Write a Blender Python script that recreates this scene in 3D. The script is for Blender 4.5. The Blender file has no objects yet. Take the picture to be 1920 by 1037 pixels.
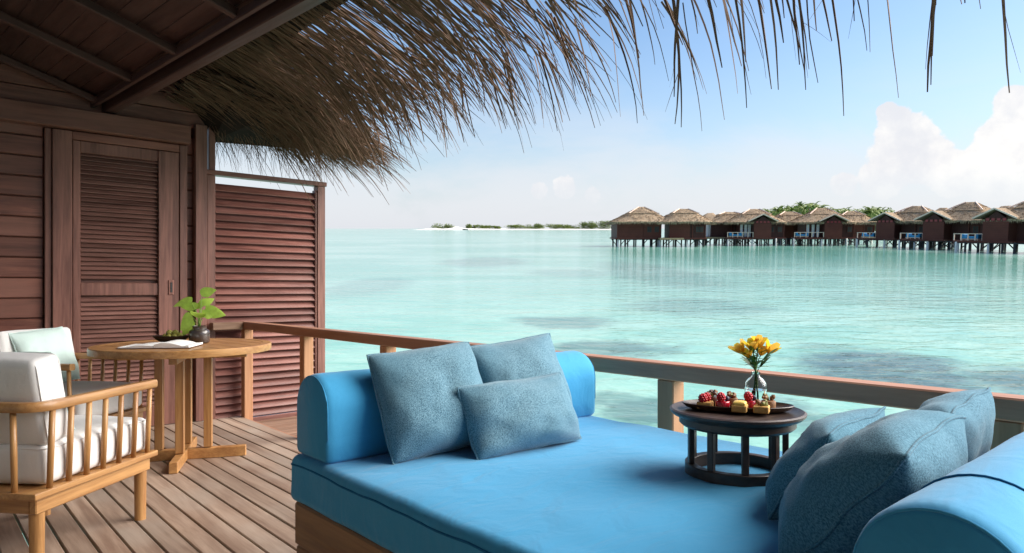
import bpy, bmesh, math, random
from mathutils import Vector, Matrix, Euler, noise as mnoise

# ------------------------------------------------------------------ camera
R = math.radians
random.seed(7)
scn = bpy.context.scene
col = scn.collection
FPX, CX, HY = 1281.0, 960.0, 540.0          # focal length / optical axis in photograph pixels
HEAD = R(48.3)                               # heading of the view, from +X
EYE = Vector((0.0, 0.0, 1.15))               # eye height above the deck
cam_d = bpy.data.cameras.new('camera')
cam = bpy.data.objects.new('camera', cam_d); col.objects.link(cam)
cam_d.sensor_width = 36.0
cam_d.lens = 36.0 * FPX / 1920.0
cam_d.shift_y = (HY - 518.5) / 1920.0
cam_d.clip_start = 0.05
cam_d.clip_end = 60000.0
cam.location = EYE
cam.rotation_euler = (R(90), 0, HEAD - R(90))
scn.camera = cam
# the lagoon's own frame: x right, y away, z up, origin at the eye; it lies a few degrees off the deck's level
TILT = math.atan((HY - 428.5) / FPX)
SEA = Matrix.Translation(EYE) @ Matrix.Rotation(HEAD - R(90), 4, 'Z') @ Matrix.Rotation(TILT, 4, 'X')
SEA_Z = -3.4
CH, SH = math.cos(HEAD), math.sin(HEAD)

def lvl(px, py, z):
    """point of the deck's world at height z seen at a photograph pixel"""
    d = (EYE.z - z) * FPX / (py - HY); r = (px - CX) / FPX * d
    return Vector((CH * d + SH * r, SH * d - CH * r, z))

def sea_dir(px, py):
    v = Vector(((px - CX) / FPX, 1.0, (HY - py) / FPX))
    return Matrix.Rotation(-TILT, 3, 'X') @ v

def sea_at(px, py):
    """point of the water surface in the lagoon's frame (z measured from the water)"""
    v = sea_dir(px, py); t = SEA_Z / v.z
    return Vector((v.x * t, v.y * t, 0.0))

# ------------------------------------------------------------------ render + world
scn.render.engine = 'CYCLES'
scn.cycles.use_denoising = True
scn.cycles.max_bounces = 8
scn.cycles.diffuse_bounces = 5
scn.cycles.glossy_bounces = 4
scn.cycles.transparent_max_bounces = 8
scn.cycles.caustics_reflective = False
scn.cycles.caustics_refractive = False
scn.cycles.sample_clamp_indirect = 6.0
scn.view_settings.view_transform = 'Standard'
scn.view_settings.look = 'None'
scn.view_settings.gamma = 1.0
scn.view_settings.exposure = 0.85

SUN_AZ, SUN_EL = R(-36), R(36)               # azimuth measured from +X
sun_d = bpy.data.lights.new('sun', 'SUN')
sun_d.energy = 5.0
sun_d.angle = R(62)
sun_d.color = (1.0, 0.93, 0.84)
sun = bpy.data.objects.new('sun', sun_d); col.objects.link(sun)
sv = Vector((math.cos(SUN_AZ) * math.cos(SUN_EL), math.sin(SUN_AZ) * math.cos(SUN_EL), math.sin(SUN_EL)))
sun.rotation_euler = sv.to_track_quat('Z', 'Y').to_euler()

class Nodes:
    def __init__(s, tree): s.t = tree; s.n = tree.nodes; s.l = tree.links
    def add(s, typ, ins=None, **props):
        nd = s.n.new(typ)
        for k, v in props.items(): setattr(nd, k, v)
        for k, v in (ins or {}).items():
            sock = nd.inputs[k]
            if isinstance(v, bpy.types.NodeSocket): s.l.new(v, sock)
            else: sock.default_value = v
        return nd
    def math(s, op, a, b=None, c=None, clamp=False):
        nd = s.n.new('ShaderNodeMath'); nd.operation = op; nd.use_clamp = clamp
        for i, v in enumerate((a, b, c)):
            if v is None: continue
            if isinstance(v, bpy.types.NodeSocket): s.l.new(v, nd.inputs[i])
            else: nd.inputs[i].default_value = v
        return nd.outputs[0]
    def vmath(s, op, a, b=None):
        nd = s.n.new('ShaderNodeVectorMath'); nd.operation = op
        for i, v in enumerate((a, b)):
            if v is None: continue
            if isinstance(v, bpy.types.NodeSocket): s.l.new(v, nd.inputs[i])
            else: nd.inputs[i].default_value = v
        return nd
    def mix(s, fac, a, b, blend='MIX'):
        nd = s.n.new('ShaderNodeMix'); nd.data_type = 'RGBA'; nd.blend_type = blend; nd.clamp_factor = True
        for i, v in ((0, fac), (6, a), (7, b)):
            if isinstance(v, bpy.types.NodeSocket): s.l.new(v, nd.inputs[i])
            elif i and len(v) == 3: nd.inputs[i].default_value = (*v, 1)
            else: nd.inputs[i].default_value = v
        return nd.outputs[2]
    def noise(s, vec, scale, detail=4, rough=0.55, dist=0.0):
        return s.add('ShaderNodeTexNoise', {'Vector': vec, 'Scale': scale, 'Detail': detail, 'Roughness': rough, 'Distortion': dist}).outputs['Fac']
    def rng(s, v, a, b, c=0.0, d=1.0, smooth=True):
        nd = s.n.new('ShaderNodeMapRange'); nd.clamp = True
        if smooth: nd.interpolation_type = 'SMOOTHSTEP'
        s.l.new(v, nd.inputs[0])
        for i, x in enumerate((a, b, c, d)): nd.inputs[i + 1].default_value = x
        return nd.outputs[0]

world = bpy.data.worlds.new('World'); scn.world = world
world.use_nodes = True
W = Nodes(world.node_tree)
W.n.clear()
tc = W.add('ShaderNodeTexCoord')
# directions in the lagoon's frame, so that the sky's horizon is the water's horizon
inv = SEA.to_3x3().inverted()
dx = W.vmath('DOT_PRODUCT', tc.outputs['Generated'], tuple(inv[0])).outputs['Value']
dy = W.vmath('DOT_PRODUCT', tc.outputs['Generated'], tuple(inv[1])).outputs['Value']
dz = W.vmath('DOT_PRODUCT', tc.outputs['Generated'], tuple(inv[2])).outputs['Value']
D = W.add('ShaderNodeCombineXYZ', {'X': dx, 'Y': dy, 'Z': dz}).outputs[0]
sky = W.add('ShaderNodeTexSky', {'Vector': D}, sky_type='NISHITA', sun_disc=False)
ls = inv @ sv
sky.sun_elevation = math.asin(ls.z)
sky.sun_rotation = math.atan2(ls.x, ls.y)
sky.altitude = 0; sky.air_density = 1.0; sky.dust_density = 1.2; sky.ozone_density = 1.6
SKY_STRENGTH = 0.092
skyc = W.mix(1.0, sky.outputs[0], (SKY_STRENGTH * 0.84, SKY_STRENGTH * 0.99, SKY_STRENGTH * 1.12), 'MULTIPLY')
# clouds, all in directions on the sky's sphere
P = W.add('ShaderNodeMapping', {'Vector': D, 'Scale': (1, 1, 2.6)}).outputs[0]
n_big = W.noise(P, 3.2, 8, 0.6, 0.3)
n_fine = W.noise(D, 26.0, 6, 0.62, 0.2)
n_mid = W.noise(D, 9.0, 6, 0.6, 0.2)
# thin high veil and the bank low above the horizon
bank_h = W.math('MULTIPLY', W.rng(dz, 0.02, 0.22, 1.0, 0.0), W.rng(dz, -0.05, 0.0, 0.0, 1.0))
bank = W.math('MULTIPLY', W.rng(W.math('ADD', n_big, W.math('MULTIPLY', bank_h, 0.24)), 0.46, 0.74), W.rng(dz, 0.02, 0.22, 1.0, 0.12))
haze = W.rng(dz, 0.0, 0.28, 0.56, 0.04)
cl = (0.485, 0.488, 0.515)
skyc = W.mix(haze, skyc, (0.400, 0.450, 0.505))
skyc = W.mix(W.math('MULTIPLY', bank, 0.72), skyc, cl)
# cumulus heads
blobs = [(1664, 208, 20), (1678, 222, 26), (1692, 255, 42), (1690, 300, 50), (1735, 300, 44), (1730, 255, 22), (1650, 335, 34), (1790, 325, 36), (1900, 190, 26), (1925, 215, 40),
         (1880, 262, 36), (1915, 300, 62), (1856, 300, 34), (1582, 346, 22), (1990, 240, 60), (2080, 300, 110), (1060, 352, 40), (1010, 358, 30), (1110, 365, 30), (1850, 335, 36)]
total = None
warp = W.math('ADD', W.math('MULTIPLY', W.math('SUBTRACT', n_fine, 0.5), 0.95), W.math('MULTIPLY', W.math('SUBTRACT', n_mid, 0.5), 0.75))
for i, (bx, by, br) in enumerate(blobs):
    c = sea_dir(bx, by).normalized()
    dist = W.vmath('DISTANCE', D, tuple(c)).outputs['Value']
    rr = br / FPX * (0.80 if bx > 1300 else 0.75)
    f = W.math('SUBTRACT', 1.0, W.math('DIVIDE', dist, rr * 1.35))
    if bx < 1300: f = W.math('SUBTRACT', f, 0.32)
    total = f if total is None else W.add('ShaderNodeMath', {0: total, 1: f, 2: 0.25}, operation='SMOOTH_MAX').outputs[0]
cum = W.rng(W.math('ADD', total, warp), 0.03, 0.17)
cum = W.math('MULTIPLY', cum, W.rng(dz, 0.03, 0.085, 0.25, 1.0))
shade = W.rng(W.math('ADD', W.math('MULTIPLY', n_mid, 0.6), W.math('MULTIPLY', n_fine, 0.5)), 0.42, 0.72)
cumc = W.mix(shade, (0.47, 0.475, 0.50), (0.60, 0.585, 0.565))
skyc = W.mix(W.math('MULTIPLY', cum, 0.96), skyc, cumc)
bg = W.add('ShaderNodeBackground', {'Color': skyc, 'Strength': 1.0})
wo = W.add('ShaderNodeOutputWorld', {'Surface': bg.outputs[0]})

# ------------------------------------------------------------------ materials
MATS = {}
def new_mat(name):
    m = bpy.data.materials.new(name); m.use_nodes = True
    g = Nodes(m.node_tree)
    b = m.node_tree.nodes['Principled BSDF']
    MATS[name] = m
    return m, g, b

def bump(g, b, height, strength, dist=0.01, prev=None):
    nd = g.add('ShaderNodeBump', {'Height': height, 'Strength': strength, 'Distance': dist})
    if prev is not None: g.l.new(prev, nd.inputs['Normal'])
    g.l.new(nd.outputs[0], b.inputs['Normal'])
    return nd.outputs[0]

def wood(name, dark, light, axis=0, scale=9.0, rough=0.5, vary=0.25, spec=0.35, wear=None, bstr=0.25, coat=0.0):
    """timber with the grain along a local axis; every piece gets its own tone"""
    m, g, b = new_mat(name)
    t = g.add('ShaderNodeTexCoord'); oi = g.add('ShaderNodeObjectInfo')
    off = g.math('MULTIPLY', oi.outputs['Random'], 37.0)
    p = g.vmath('ADD', t.outputs['Object'], g.add('ShaderNodeCombineXYZ', {'X': off, 'Y': off, 'Z': off}).outputs[0]).outputs[0]
    sc = [scale, scale, scale]; sc[axis] = scale * 0.07
    q = g.add('ShaderNodeMapping', {'Vector': p, 'Scale': sc}).outputs[0]
    n1 = g.noise(q, 1.6, 6, 0.62, 0.8)
    n2 = g.noise(q, 7.0, 5, 0.65, 0.4)
    n3 = g.noise(p, 1.7, 3, 0.5)
    f = g.math('ADD', g.math('MULTIPLY', n1, 0.75), g.math('MULTIPLY', n2, 0.45))
    c = g.mix(g.rng(f, 0.38, 0.82), dark, light)
    if wear: c = g.mix(g.math('MULTIPLY', g.rng(n3, 0.42, 0.72), 0.65), c, wear)
    tone = g.math('ADD', 1.0 - vary / 2, g.math('MULTIPLY', oi.outputs['Random'], vary))
    c = g.mix(1.0, c, g.add('ShaderNodeCombineXYZ', {'X': tone, 'Y': tone, 'Z': tone}).outputs[0], 'MULTIPLY')
    g.l.new(c, b.inputs['Base Color'])
    g.l.new(g.rng(n2, 0.3, 0.7, rough - 0.07, rough + 0.1), b.inputs['Roughness'])
    b.inputs['Specular IOR Level'].default_value = spec
    b.inputs['Coat Weight'].default_value = coat
    bump(g, b, f, bstr, 0.004)
    return m

def fabric(name, c1, c2, scale=900.0, rough=0.9, bstr=0.2, mottle=None, big=0.0, sheen=0.2, streak=None, weave=False):
    m, g, b = new_mat(name)
    t = g.add('ShaderNodeTexCoord')
    v = t.outputs['Object']
    if streak: v = g.add('ShaderNodeMapping', {'Vector': v, 'Scale': streak}).outputs[0]
    n1 = g.noise(v, scale, 2, 0.7)
    if weave:
        na = g.noise(g.add('ShaderNodeMapping', {'Vector': v, 'Scale': (1.0, 1.0, 0.40)}).outputs[0], scale * 1.3, 2, 0.6)
        nb_ = g.noise(g.add('ShaderNodeMapping', {'Vector': v, 'Scale': (0.45, 1.0, 1.0)}).outputs[0], scale * 1.3, 2, 0.6)
        n1 = g.math('ADD', g.math('MULTIPLY', na, 0.6), g.math('MULTIPLY', nb_, 0.4))
    n2 = g.noise(t.outputs['Object'], 5.0, 4, 0.55)
    c = g.mix(g.rng(n1, 0.40 if weave else 0.36, 0.60 if weave else 0.66), c1, c2)
    if mottle: c = g.mix(g.math('MULTIPLY', g.rng(n2, 0.35, 0.7), 0.5), c, mottle)
    g.l.new(c, b.inputs['Base Color'])
    b.inputs['Roughness'].default_value = rough
    b.inputs['Specular IOR Level'].default_value = 0.2
    b.inputs['Sheen Weight'].default_value = sheen
    b.inputs['Sheen Roughness'].default_value = 0.4
    pr = bump(g, b, n1, bstr, 0.002)
    if big:
        n4 = g.noise(g.add('ShaderNodeMapping', {'Vector': t.outputs['Object'], 'Scale': (1, 1.6, 1)}).outputs[0], 7.0, 3, 0.5, 0.6)
        bump(g, b, n4, big, 0.02, pr)
    return m

def plain(name, c, rough=0.5, spec=0.4, metal=0.0, var=0.15, nscale=40.0, bstr=0.1, trans=0.0, sss=0.0, coat=0.0, thin=0.0):
    m, g, b = new_mat(name)
    t = g.add('ShaderNodeTexCoord'); oi = g.add('ShaderNodeObjectInfo')
    n1 = g.noise(t.outputs['Object'], nscale, 4, 0.6)
    k = g.math('ADD', 1.0 - var, g.math('MULTIPLY', n1, 2 * var))
    cc = g.mix(1.0, (*c, 1), g.add('ShaderNodeCombineXYZ', {'X': k, 'Y': k, 'Z': k}).outputs[0], 'MULTIPLY')
    g.l.new(cc, b.inputs['Base Color'])
    b.inputs['Roughness'].default_value = rough
    b.inputs['Specular IOR Level'].default_value = spec
    b.inputs['Metallic'].default_value = metal
    b.inputs['Coat Weight'].default_value = coat
    if sss:
        b.inputs['Subsurface Weight'].default_value = sss
        b.inputs['Subsurface Radius'].default_value = (0.01, 0.006, 0.004)
    if bstr: bump(g, b, n1, bstr, 0.004)
    if thin:
        tr = g.add('ShaderNodeBsdfTranslucent', {'Color': cc})
        mx = g.add('ShaderNodeMixShader', {'Fac': thin, 1: b.outputs[0], 2: tr.outputs[0]})
        out = [n for n in g.n if n.type == 'OUTPUT_MATERIAL'][0]
        g.l.new(mx.outputs[0], out.inputs['Surface'])
    return m

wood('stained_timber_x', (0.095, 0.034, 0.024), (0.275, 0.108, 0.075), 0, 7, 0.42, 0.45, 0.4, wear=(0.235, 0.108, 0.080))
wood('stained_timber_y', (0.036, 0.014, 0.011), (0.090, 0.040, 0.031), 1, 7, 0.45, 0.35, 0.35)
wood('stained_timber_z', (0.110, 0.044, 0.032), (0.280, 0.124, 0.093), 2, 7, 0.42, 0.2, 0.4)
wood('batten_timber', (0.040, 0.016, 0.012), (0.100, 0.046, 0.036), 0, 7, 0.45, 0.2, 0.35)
wood('slat_timber', (0.085, 0.028, 0.022), (0.275, 0.105, 0.080), 0, 8, 0.42, 0.5, 0.45, wear=(0.23, 0.105, 0.085))
wood('door_slat_timber', (0.100, 0.042, 0.033), (0.280, 0.132, 0.105), 0, 8, 0.45, 0.4, 0.4, wear=(0.24, 0.12, 0.096))
wood('deck_timber', (0.205, 0.130, 0.092), (0.415, 0.302, 0.228), 1, 6, 0.62, 0.35, 0.3, wear=(0.385, 0.318, 0.262), bstr=0.5)
wood('rail_timber_y', (0.290, 0.122, 0.066), (0.500, 0.255, 0.155), 1, 6, 0.5, 0.2, 0.4)
wood('rail_timber_x', (0.150, 0.078, 0.046), (0.315, 0.190, 0.125), 0, 6, 0.5, 0.2, 0.4)
wood('rail_timber_z', (0.330, 0.145, 0.068), (0.510, 0.270, 0.145), 2, 6, 0.55, 0.15, 0.35)
wood('teak_x', (0.29, 0.125, 0.040), (0.55, 0.290, 0.105), 0, 9, 0.38, 0.15, 0.5, bstr=0.12, coat=0.15)
wood('teak_y', (0.29, 0.125, 0.040), (0.55, 0.290, 0.105), 1, 9, 0.38, 0.15, 0.5, bstr=0.12, coat=0.15)
wood('teak_z', (0.29, 0.125, 0.040), (0.55, 0.290, 0.105), 2, 9, 0.38, 0.15, 0.5, bstr=0.12, coat=0.15)
wood('bed_timber', (0.170, 0.078, 0.032), (0.360, 0.190, 0.090), 1, 6, 0.55, 0.15, 0.35, bstr=0.4)
wood('ebony', (0.028, 0.016, 0.012), (0.070, 0.042, 0.032), 0, 9, 0.42, 0.1, 0.5, bstr=0.15)
wood('tray_timber', (0.030, 0.018, 0.013), (0.095, 0.055, 0.036), 0, 12, 0.36, 0.1, 0.5, bstr=0.15)
fabric('blue_canvas', (0.044, 0.285, 0.520), (0.057, 0.332, 0.585), 1200, 0.8, 0.12, mottle=(0.050, 0.308, 0.550), big=0.32, sheen=0.25)
fabric('heather_weave', (0.028, 0.095, 0.145), (0.225, 0.385, 0.465), 560, 0.95, 0.55, mottle=(0.088, 0.205, 0.280), big=0.25, sheen=0.3, weave=True)
fabric('velvet_weave', (0.035, 0.120, 0.175), (0.130, 0.285, 0.375), 420, 0.9, 0.45, mottle=(0.065, 0.185, 0.260), big=0.3, sheen=0.2, streak=(1, 0.4, 1))
fabric('white_canvas', (0.70, 0.68, 0.665), (0.78, 0.76, 0.745), 1000, 0.9, 0.12, big=0.18, sheen=0.1)
fabric('mint_canvas', (0.56, 0.70, 0.655), (0.64, 0.77, 0.725), 900, 0.9, 0.15, big=0.25, sheen=0.1)
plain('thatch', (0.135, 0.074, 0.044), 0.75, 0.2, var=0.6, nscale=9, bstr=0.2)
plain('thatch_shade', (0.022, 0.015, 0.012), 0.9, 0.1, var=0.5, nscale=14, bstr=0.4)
plain('ceramic', (0.060, 0.045, 0.040), 0.22, 0.6, var=0.5, nscale=25, coat=0.4)
plain('dark_bowl', (0.030, 0.020, 0.018), 0.4, 0.5, var=0.3)
plain('fruit', (0.40, 0.36, 0.080), 0.45, 0.4, var=0.35, nscale=30, sss=0.1)
plain('leaf', (0.42, 0.62, 0.10), 0.4, 0.45, var=0.45, nscale=28, thin=0.35)
plain('leaf_stalk', (0.20, 0.33, 0.06), 0.5, 0.4)
plain('paper', (0.80, 0.78, 0.76), 0.8, 0.2, var=0.03, bstr=0.02)
plain('petal', (0.88, 0.53, 0.085), 0.6, 0.2, var=0.3, nscale=60, thin=0.45)
plain('petal_heart', (0.88, 0.66, 0.06), 0.6, 0.2, var=0.3, nscale=60, thin=0.45)
plain('flower_leaf', (0.09, 0.19, 0.035), 0.45, 0.4, var=0.3)
plain('raspberry', (0.55, 0.020, 0.035), 0.35, 0.5, var=0.3, nscale=220, bstr=0.5, sss=0.1)
plain('blueberry', (0.030, 0.030, 0.065), 0.45, 0.4, var=0.3)
plain('red_glaze', (0.50, 0.012, 0.030), 0.18, 0.6, var=0.15, coat=0.5)
plain('pastry', (0.62, 0.36, 0.115), 0.6, 0.3, var=0.25, nscale=150, bstr=0.3)
plain('custard', (0.78, 0.53, 0.13), 0.4, 0.4, var=0.12, sss=0.1)
plain('chocolate', (0.115, 0.048, 0.028), 0.4, 0.45, var=0.3, nscale=120)
plain('nut', (0.26, 0.125, 0.055), 0.55, 0.4, var=0.5, nscale=90, bstr=0.4)
plain('pistachio', (0.24, 0.24, 0.065), 0.55, 0.4, var=0.4, nscale=90, bstr=0.4)
plain('pale_bounce', (0.66, 0.57, 0.49), 0.9, 0.1, var=0.05)  # pale tone picked so the unseen walls bounce fill light
plain('seam', (0.022, 0.150, 0.32), 0.9, 0.1, var=0.1)
plain('black_metal', (0.03, 0.025, 0.022), 0.4, 0.5)
# far things
plain('far_wall', (0.125, 0.033, 0.021), 0.6, 0.3, var=0.35, nscale=0.8, bstr=0.1)
plain('far_wall_dark', (0.065, 0.020, 0.015), 0.6, 0.3, var=0.3, nscale=0.8, bstr=0.1)
plain('far_pile', (0.060, 0.058, 0.055), 0.8, 0.2, var=0.5, nscale=1.5)
plain('far_pile_pale', (0.82, 0.78, 0.70), 0.8, 0.2, var=0.3, nscale=1.5)
plain('far_deck', (0.42, 0.30, 0.17), 0.7, 0.2, var=0.2, nscale=2)
plain('far_trim', (0.90, 0.66, 0.52), 0.6, 0.2, var=0.15, nscale=2)
plain('far_white', (0.80, 0.81, 0.83), 0.6, 0.2, var=0.06, nscale=2)
plain('far_blue', (0.05, 0.30, 0.58), 0.7, 0.2, var=0.1, nscale=2)
plain('far_glass', (0.30, 0.025, 0.030), 0.3, 0.5, var=0.2, nscale=2)
plain('sand', (0.82, 0.78, 0.71), 0.95, 0.1, var=0.06, nscale=0.1, bstr=0.0)
plain('palm_green', (0.185, 0.235, 0.045), 0.6, 0.3, var=0.5, nscale=0.35, bstr=0.0)
plain('bush_green', (0.200, 0.250, 0.060), 0.7, 0.2, var=0.5, nscale=0.3, bstr=0.0)
plain('bark', (0.20, 0.16, 0.12), 0.9, 0.1, var=0.3, nscale=3)
plain('hull', (0.06, 0.07, 0.08), 0.6, 0.3)

def far_thatch():
    m, g, b = new_mat('far_thatch')
    t = g.add('ShaderNodeTexCoord'); oi = g.add('ShaderNodeObjectInfo')
    q = g.add('ShaderNodeMapping', {'Vector': t.outputs['Object'], 'Scale': (3.2, 3.2, 0.5)}).outputs[0]
    n1 = g.noise(q, 2.2, 6, 0.7, 0.5); n2 = g.noise(t.outputs['Object'], 0.55, 4, 0.6)
    c = g.mix(g.rng(n1, 0.36, 0.64), (0.165, 0.110, 0.068), (0.58, 0.43, 0.285))
    c = g.mix(g.math('MULTIPLY', g.rng(n2, 0.4, 0.7), 0.45), c, (0.27, 0.21, 0.155))
    g.l.new(c, b.inputs['Base Color']); b.inputs['Roughness'].default_value = 0.95
    b.inputs['Specular IOR Level'].default_value = 0.05
    bump(g, b, n1, 0.35, 0.10)
far_thatch()

def glass():
    m, g, b = new_mat('clear_glass')
    n = g.noise(g.add('ShaderNodeTexCoord').outputs['Object'], 30, 2)
    b.inputs['Base Color'].default_value = (0.97, 0.99, 0.99, 1)
    b.inputs['Transmission Weight'].default_value = 1.0
    b.inputs['IOR'].default_value = 1.25
    g.l.new(g.rng(n, 0, 1, 0.01, 0.03), b.inputs['Roughness'])
glass()

def water_mat():
    m, g, b = new_mat('lagoon_water')
    t = g.add('ShaderNodeTexCoord'); p = t.outputs['Object']
    sep = g.add('ShaderNodeSeparateXYZ', {'Vector': p})
    y = sep.outputs['Y']
    n1 = g.noise(g.add('ShaderNodeMapping', {'Vector': p, 'Scale': (0.55, 1.0, 1)}).outputs[0], 0.05, 5, 0.6, 0.6)
    n2 = g.noise(g.add('ShaderNodeMapping', {'Vector': p, 'Scale': (0.5, 1.0, 1)}).outputs[0], 0.34, 5, 0.65, 0.8)
    shallow = g.mix(g.rng(n2, 0.35, 0.68), (0.200, 0.440, 0.350), (0.355, 0.570, 0.465))
    deep = g.mix(g.rng(n1, 0.40, 0.66), (0.210, 0.430, 0.355), (0.345, 0.525, 0.450))
    c = g.mix(g.rng(y, 8.0, 45.0), shallow, deep)
    # reef and weed patches on the bottom, seen through the shallow water
    wv = g.add('ShaderNodeTexNoise', {'Vector': p, 'Scale': 0.30, 'Detail': 6, 'Roughness': 0.65})
    wob = g.vmath('SCALE', g.vmath('SUBTRACT', wv.outputs['Color'], (0.5, 0.5, 0.5)).outputs[0]); wob.inputs['Scale'].default_value = 4.5
    pw = g.vmath('ADD', p, wob.outputs[0]).outputs[0]
    reef = None
    for (x0, x1, ya, yb, amt) in ((1530, 1860, 658, 742, 1.0), (1040, 1270, 642, 680, 0.75), (965, 1150, 594, 618, 0.62), (1190, 1440, 560, 592, 0.42),
                                  (1150, 1330, 492, 540, 0.36), (830, 990, 483, 500, 0.45), (1080, 1240, 740, 800, 0.75), (1380, 1560, 735, 800, 0.7),
                                  (1480, 1600, 640, 660, 0.35), (610, 760, 522, 556, 0.32), (1000, 1160, 505, 520, 0.3), (1560, 1900, 545, 585, 0.16), (1900, 2300, 690, 790, 0.9)):
        a0, a1 = sea_at((x0 + x1) / 2, ya), sea_at((x0 + x1) / 2, yb)
        cy, ry = (a0.y + a1.y) / 2, abs(a0.y - a1.y) / 2 * 1.25
        cxp = sea_at((x0 + x1) / 2, (ya + yb) / 2).x
        rx = abs(sea_at(x1, (ya + yb) / 2).x - sea_at(x0, (ya + yb) / 2).x) / 2 * 1.15
        v = g.add('ShaderNodeMapping', {'Vector': g.vmath('SUBTRACT', pw, (cxp, cy, 0)).outputs[0], 'Scale': (1 / rx, 1 / ry, 0)}).outputs[0]
        d = g.vmath('LENGTH', v).outputs['Value']
        f = g.math('MULTIPLY', g.rng(d, 0.55, 1.15, 1.0, 0.0), amt)
        reef = f if reef is None else g.math('MAXIMUM', reef, f)
    n3 = g.noise(g.add('ShaderNodeMapping', {'Vector': p, 'Scale': (0.6, 1.0, 1)}).outputs[0], 1.1, 6, 0.7, 0.8)
    reef = g.math('MULTIPLY', reef, g.rng(n3, 0.30, 0.55, 0.62, 1.0))
    villa_refl = None  # dark green reflections of the villas, painted into the water colour
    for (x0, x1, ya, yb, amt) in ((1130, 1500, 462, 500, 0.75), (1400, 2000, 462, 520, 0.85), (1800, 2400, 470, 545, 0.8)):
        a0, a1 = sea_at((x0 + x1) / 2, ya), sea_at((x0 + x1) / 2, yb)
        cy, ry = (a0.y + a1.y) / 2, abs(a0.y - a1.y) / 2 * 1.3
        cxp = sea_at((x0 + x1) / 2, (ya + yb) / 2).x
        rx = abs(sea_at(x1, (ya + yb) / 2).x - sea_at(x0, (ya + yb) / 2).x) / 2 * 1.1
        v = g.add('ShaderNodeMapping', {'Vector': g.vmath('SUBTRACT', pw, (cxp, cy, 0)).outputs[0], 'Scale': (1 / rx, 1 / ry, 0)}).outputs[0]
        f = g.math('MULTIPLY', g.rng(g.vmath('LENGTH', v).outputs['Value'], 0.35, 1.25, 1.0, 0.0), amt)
        villa_refl = f if villa_refl is None else g.math('MAXIMUM', villa_refl, f)
    c = g.mix(villa_refl, c, (0.085, 0.280, 0.205))
    c = g.mix(reef, c, (0.070, 0.130, 0.125))
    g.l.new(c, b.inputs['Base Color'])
    b.inputs['Roughness'].default_value = 0.9
    b.inputs['Specular IOR Level'].default_value = 0.0
    # wavelets
    w1 = g.noise(g.add('ShaderNodeMapping', {'Vector': p, 'Rotation': (0, 0, 0.15), 'Scale': (0.75, 1.5, 1)}).outputs[0], 0.9, 3, 0.55, 0.5)
    w2 = g.noise(g.add('ShaderNodeMapping', {'Vector': p, 'Rotation': (0, 0, -0.2), 'Scale': (0.7, 1.5, 1)}).outputs[0], 3.0, 3, 0.6, 0.3)
    w3 = g.noise(g.add('ShaderNodeMapping', {'Vector': p, 'Scale': (0.5, 1.2, 1)}).outputs[0], 0.12, 3, 0.5, 0.3)
    h = g.math('ADD', g.math('ADD', g.math('MULTIPLY', w1, 0.13), g.math('MULTIPLY', w2, 0.030)), g.math('MULTIPLY', w3, 0.25))
    nd = g.add('ShaderNodeBump', {'Height': h, 'Strength': 0.55, 'Distance': 1.0})
    g.l.new(nd.outputs[0], b.inputs['Normal'])
    fr = g.add('ShaderNodeFresnel', {'IOR': 1.33, 'Normal': nd.outputs[0]}).outputs[0]
    gl = g.add('ShaderNodeBsdfGlossy', {'Color': (1, 1, 1, 1), 'Roughness': 0.07, 'Normal': nd.outputs[0]})
    mx = g.add('ShaderNodeMixShader', {'Fac': g.math('MULTIPLY', fr, 0.76, clamp=True), 1: b.outputs[0], 2: gl.outputs[0]})
    out = [n for n in g.n if n.type == 'OUTPUT_MATERIAL'][0]
    g.l.new(mx.outputs[0], out.inputs['Surface'])
water_mat()

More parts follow.
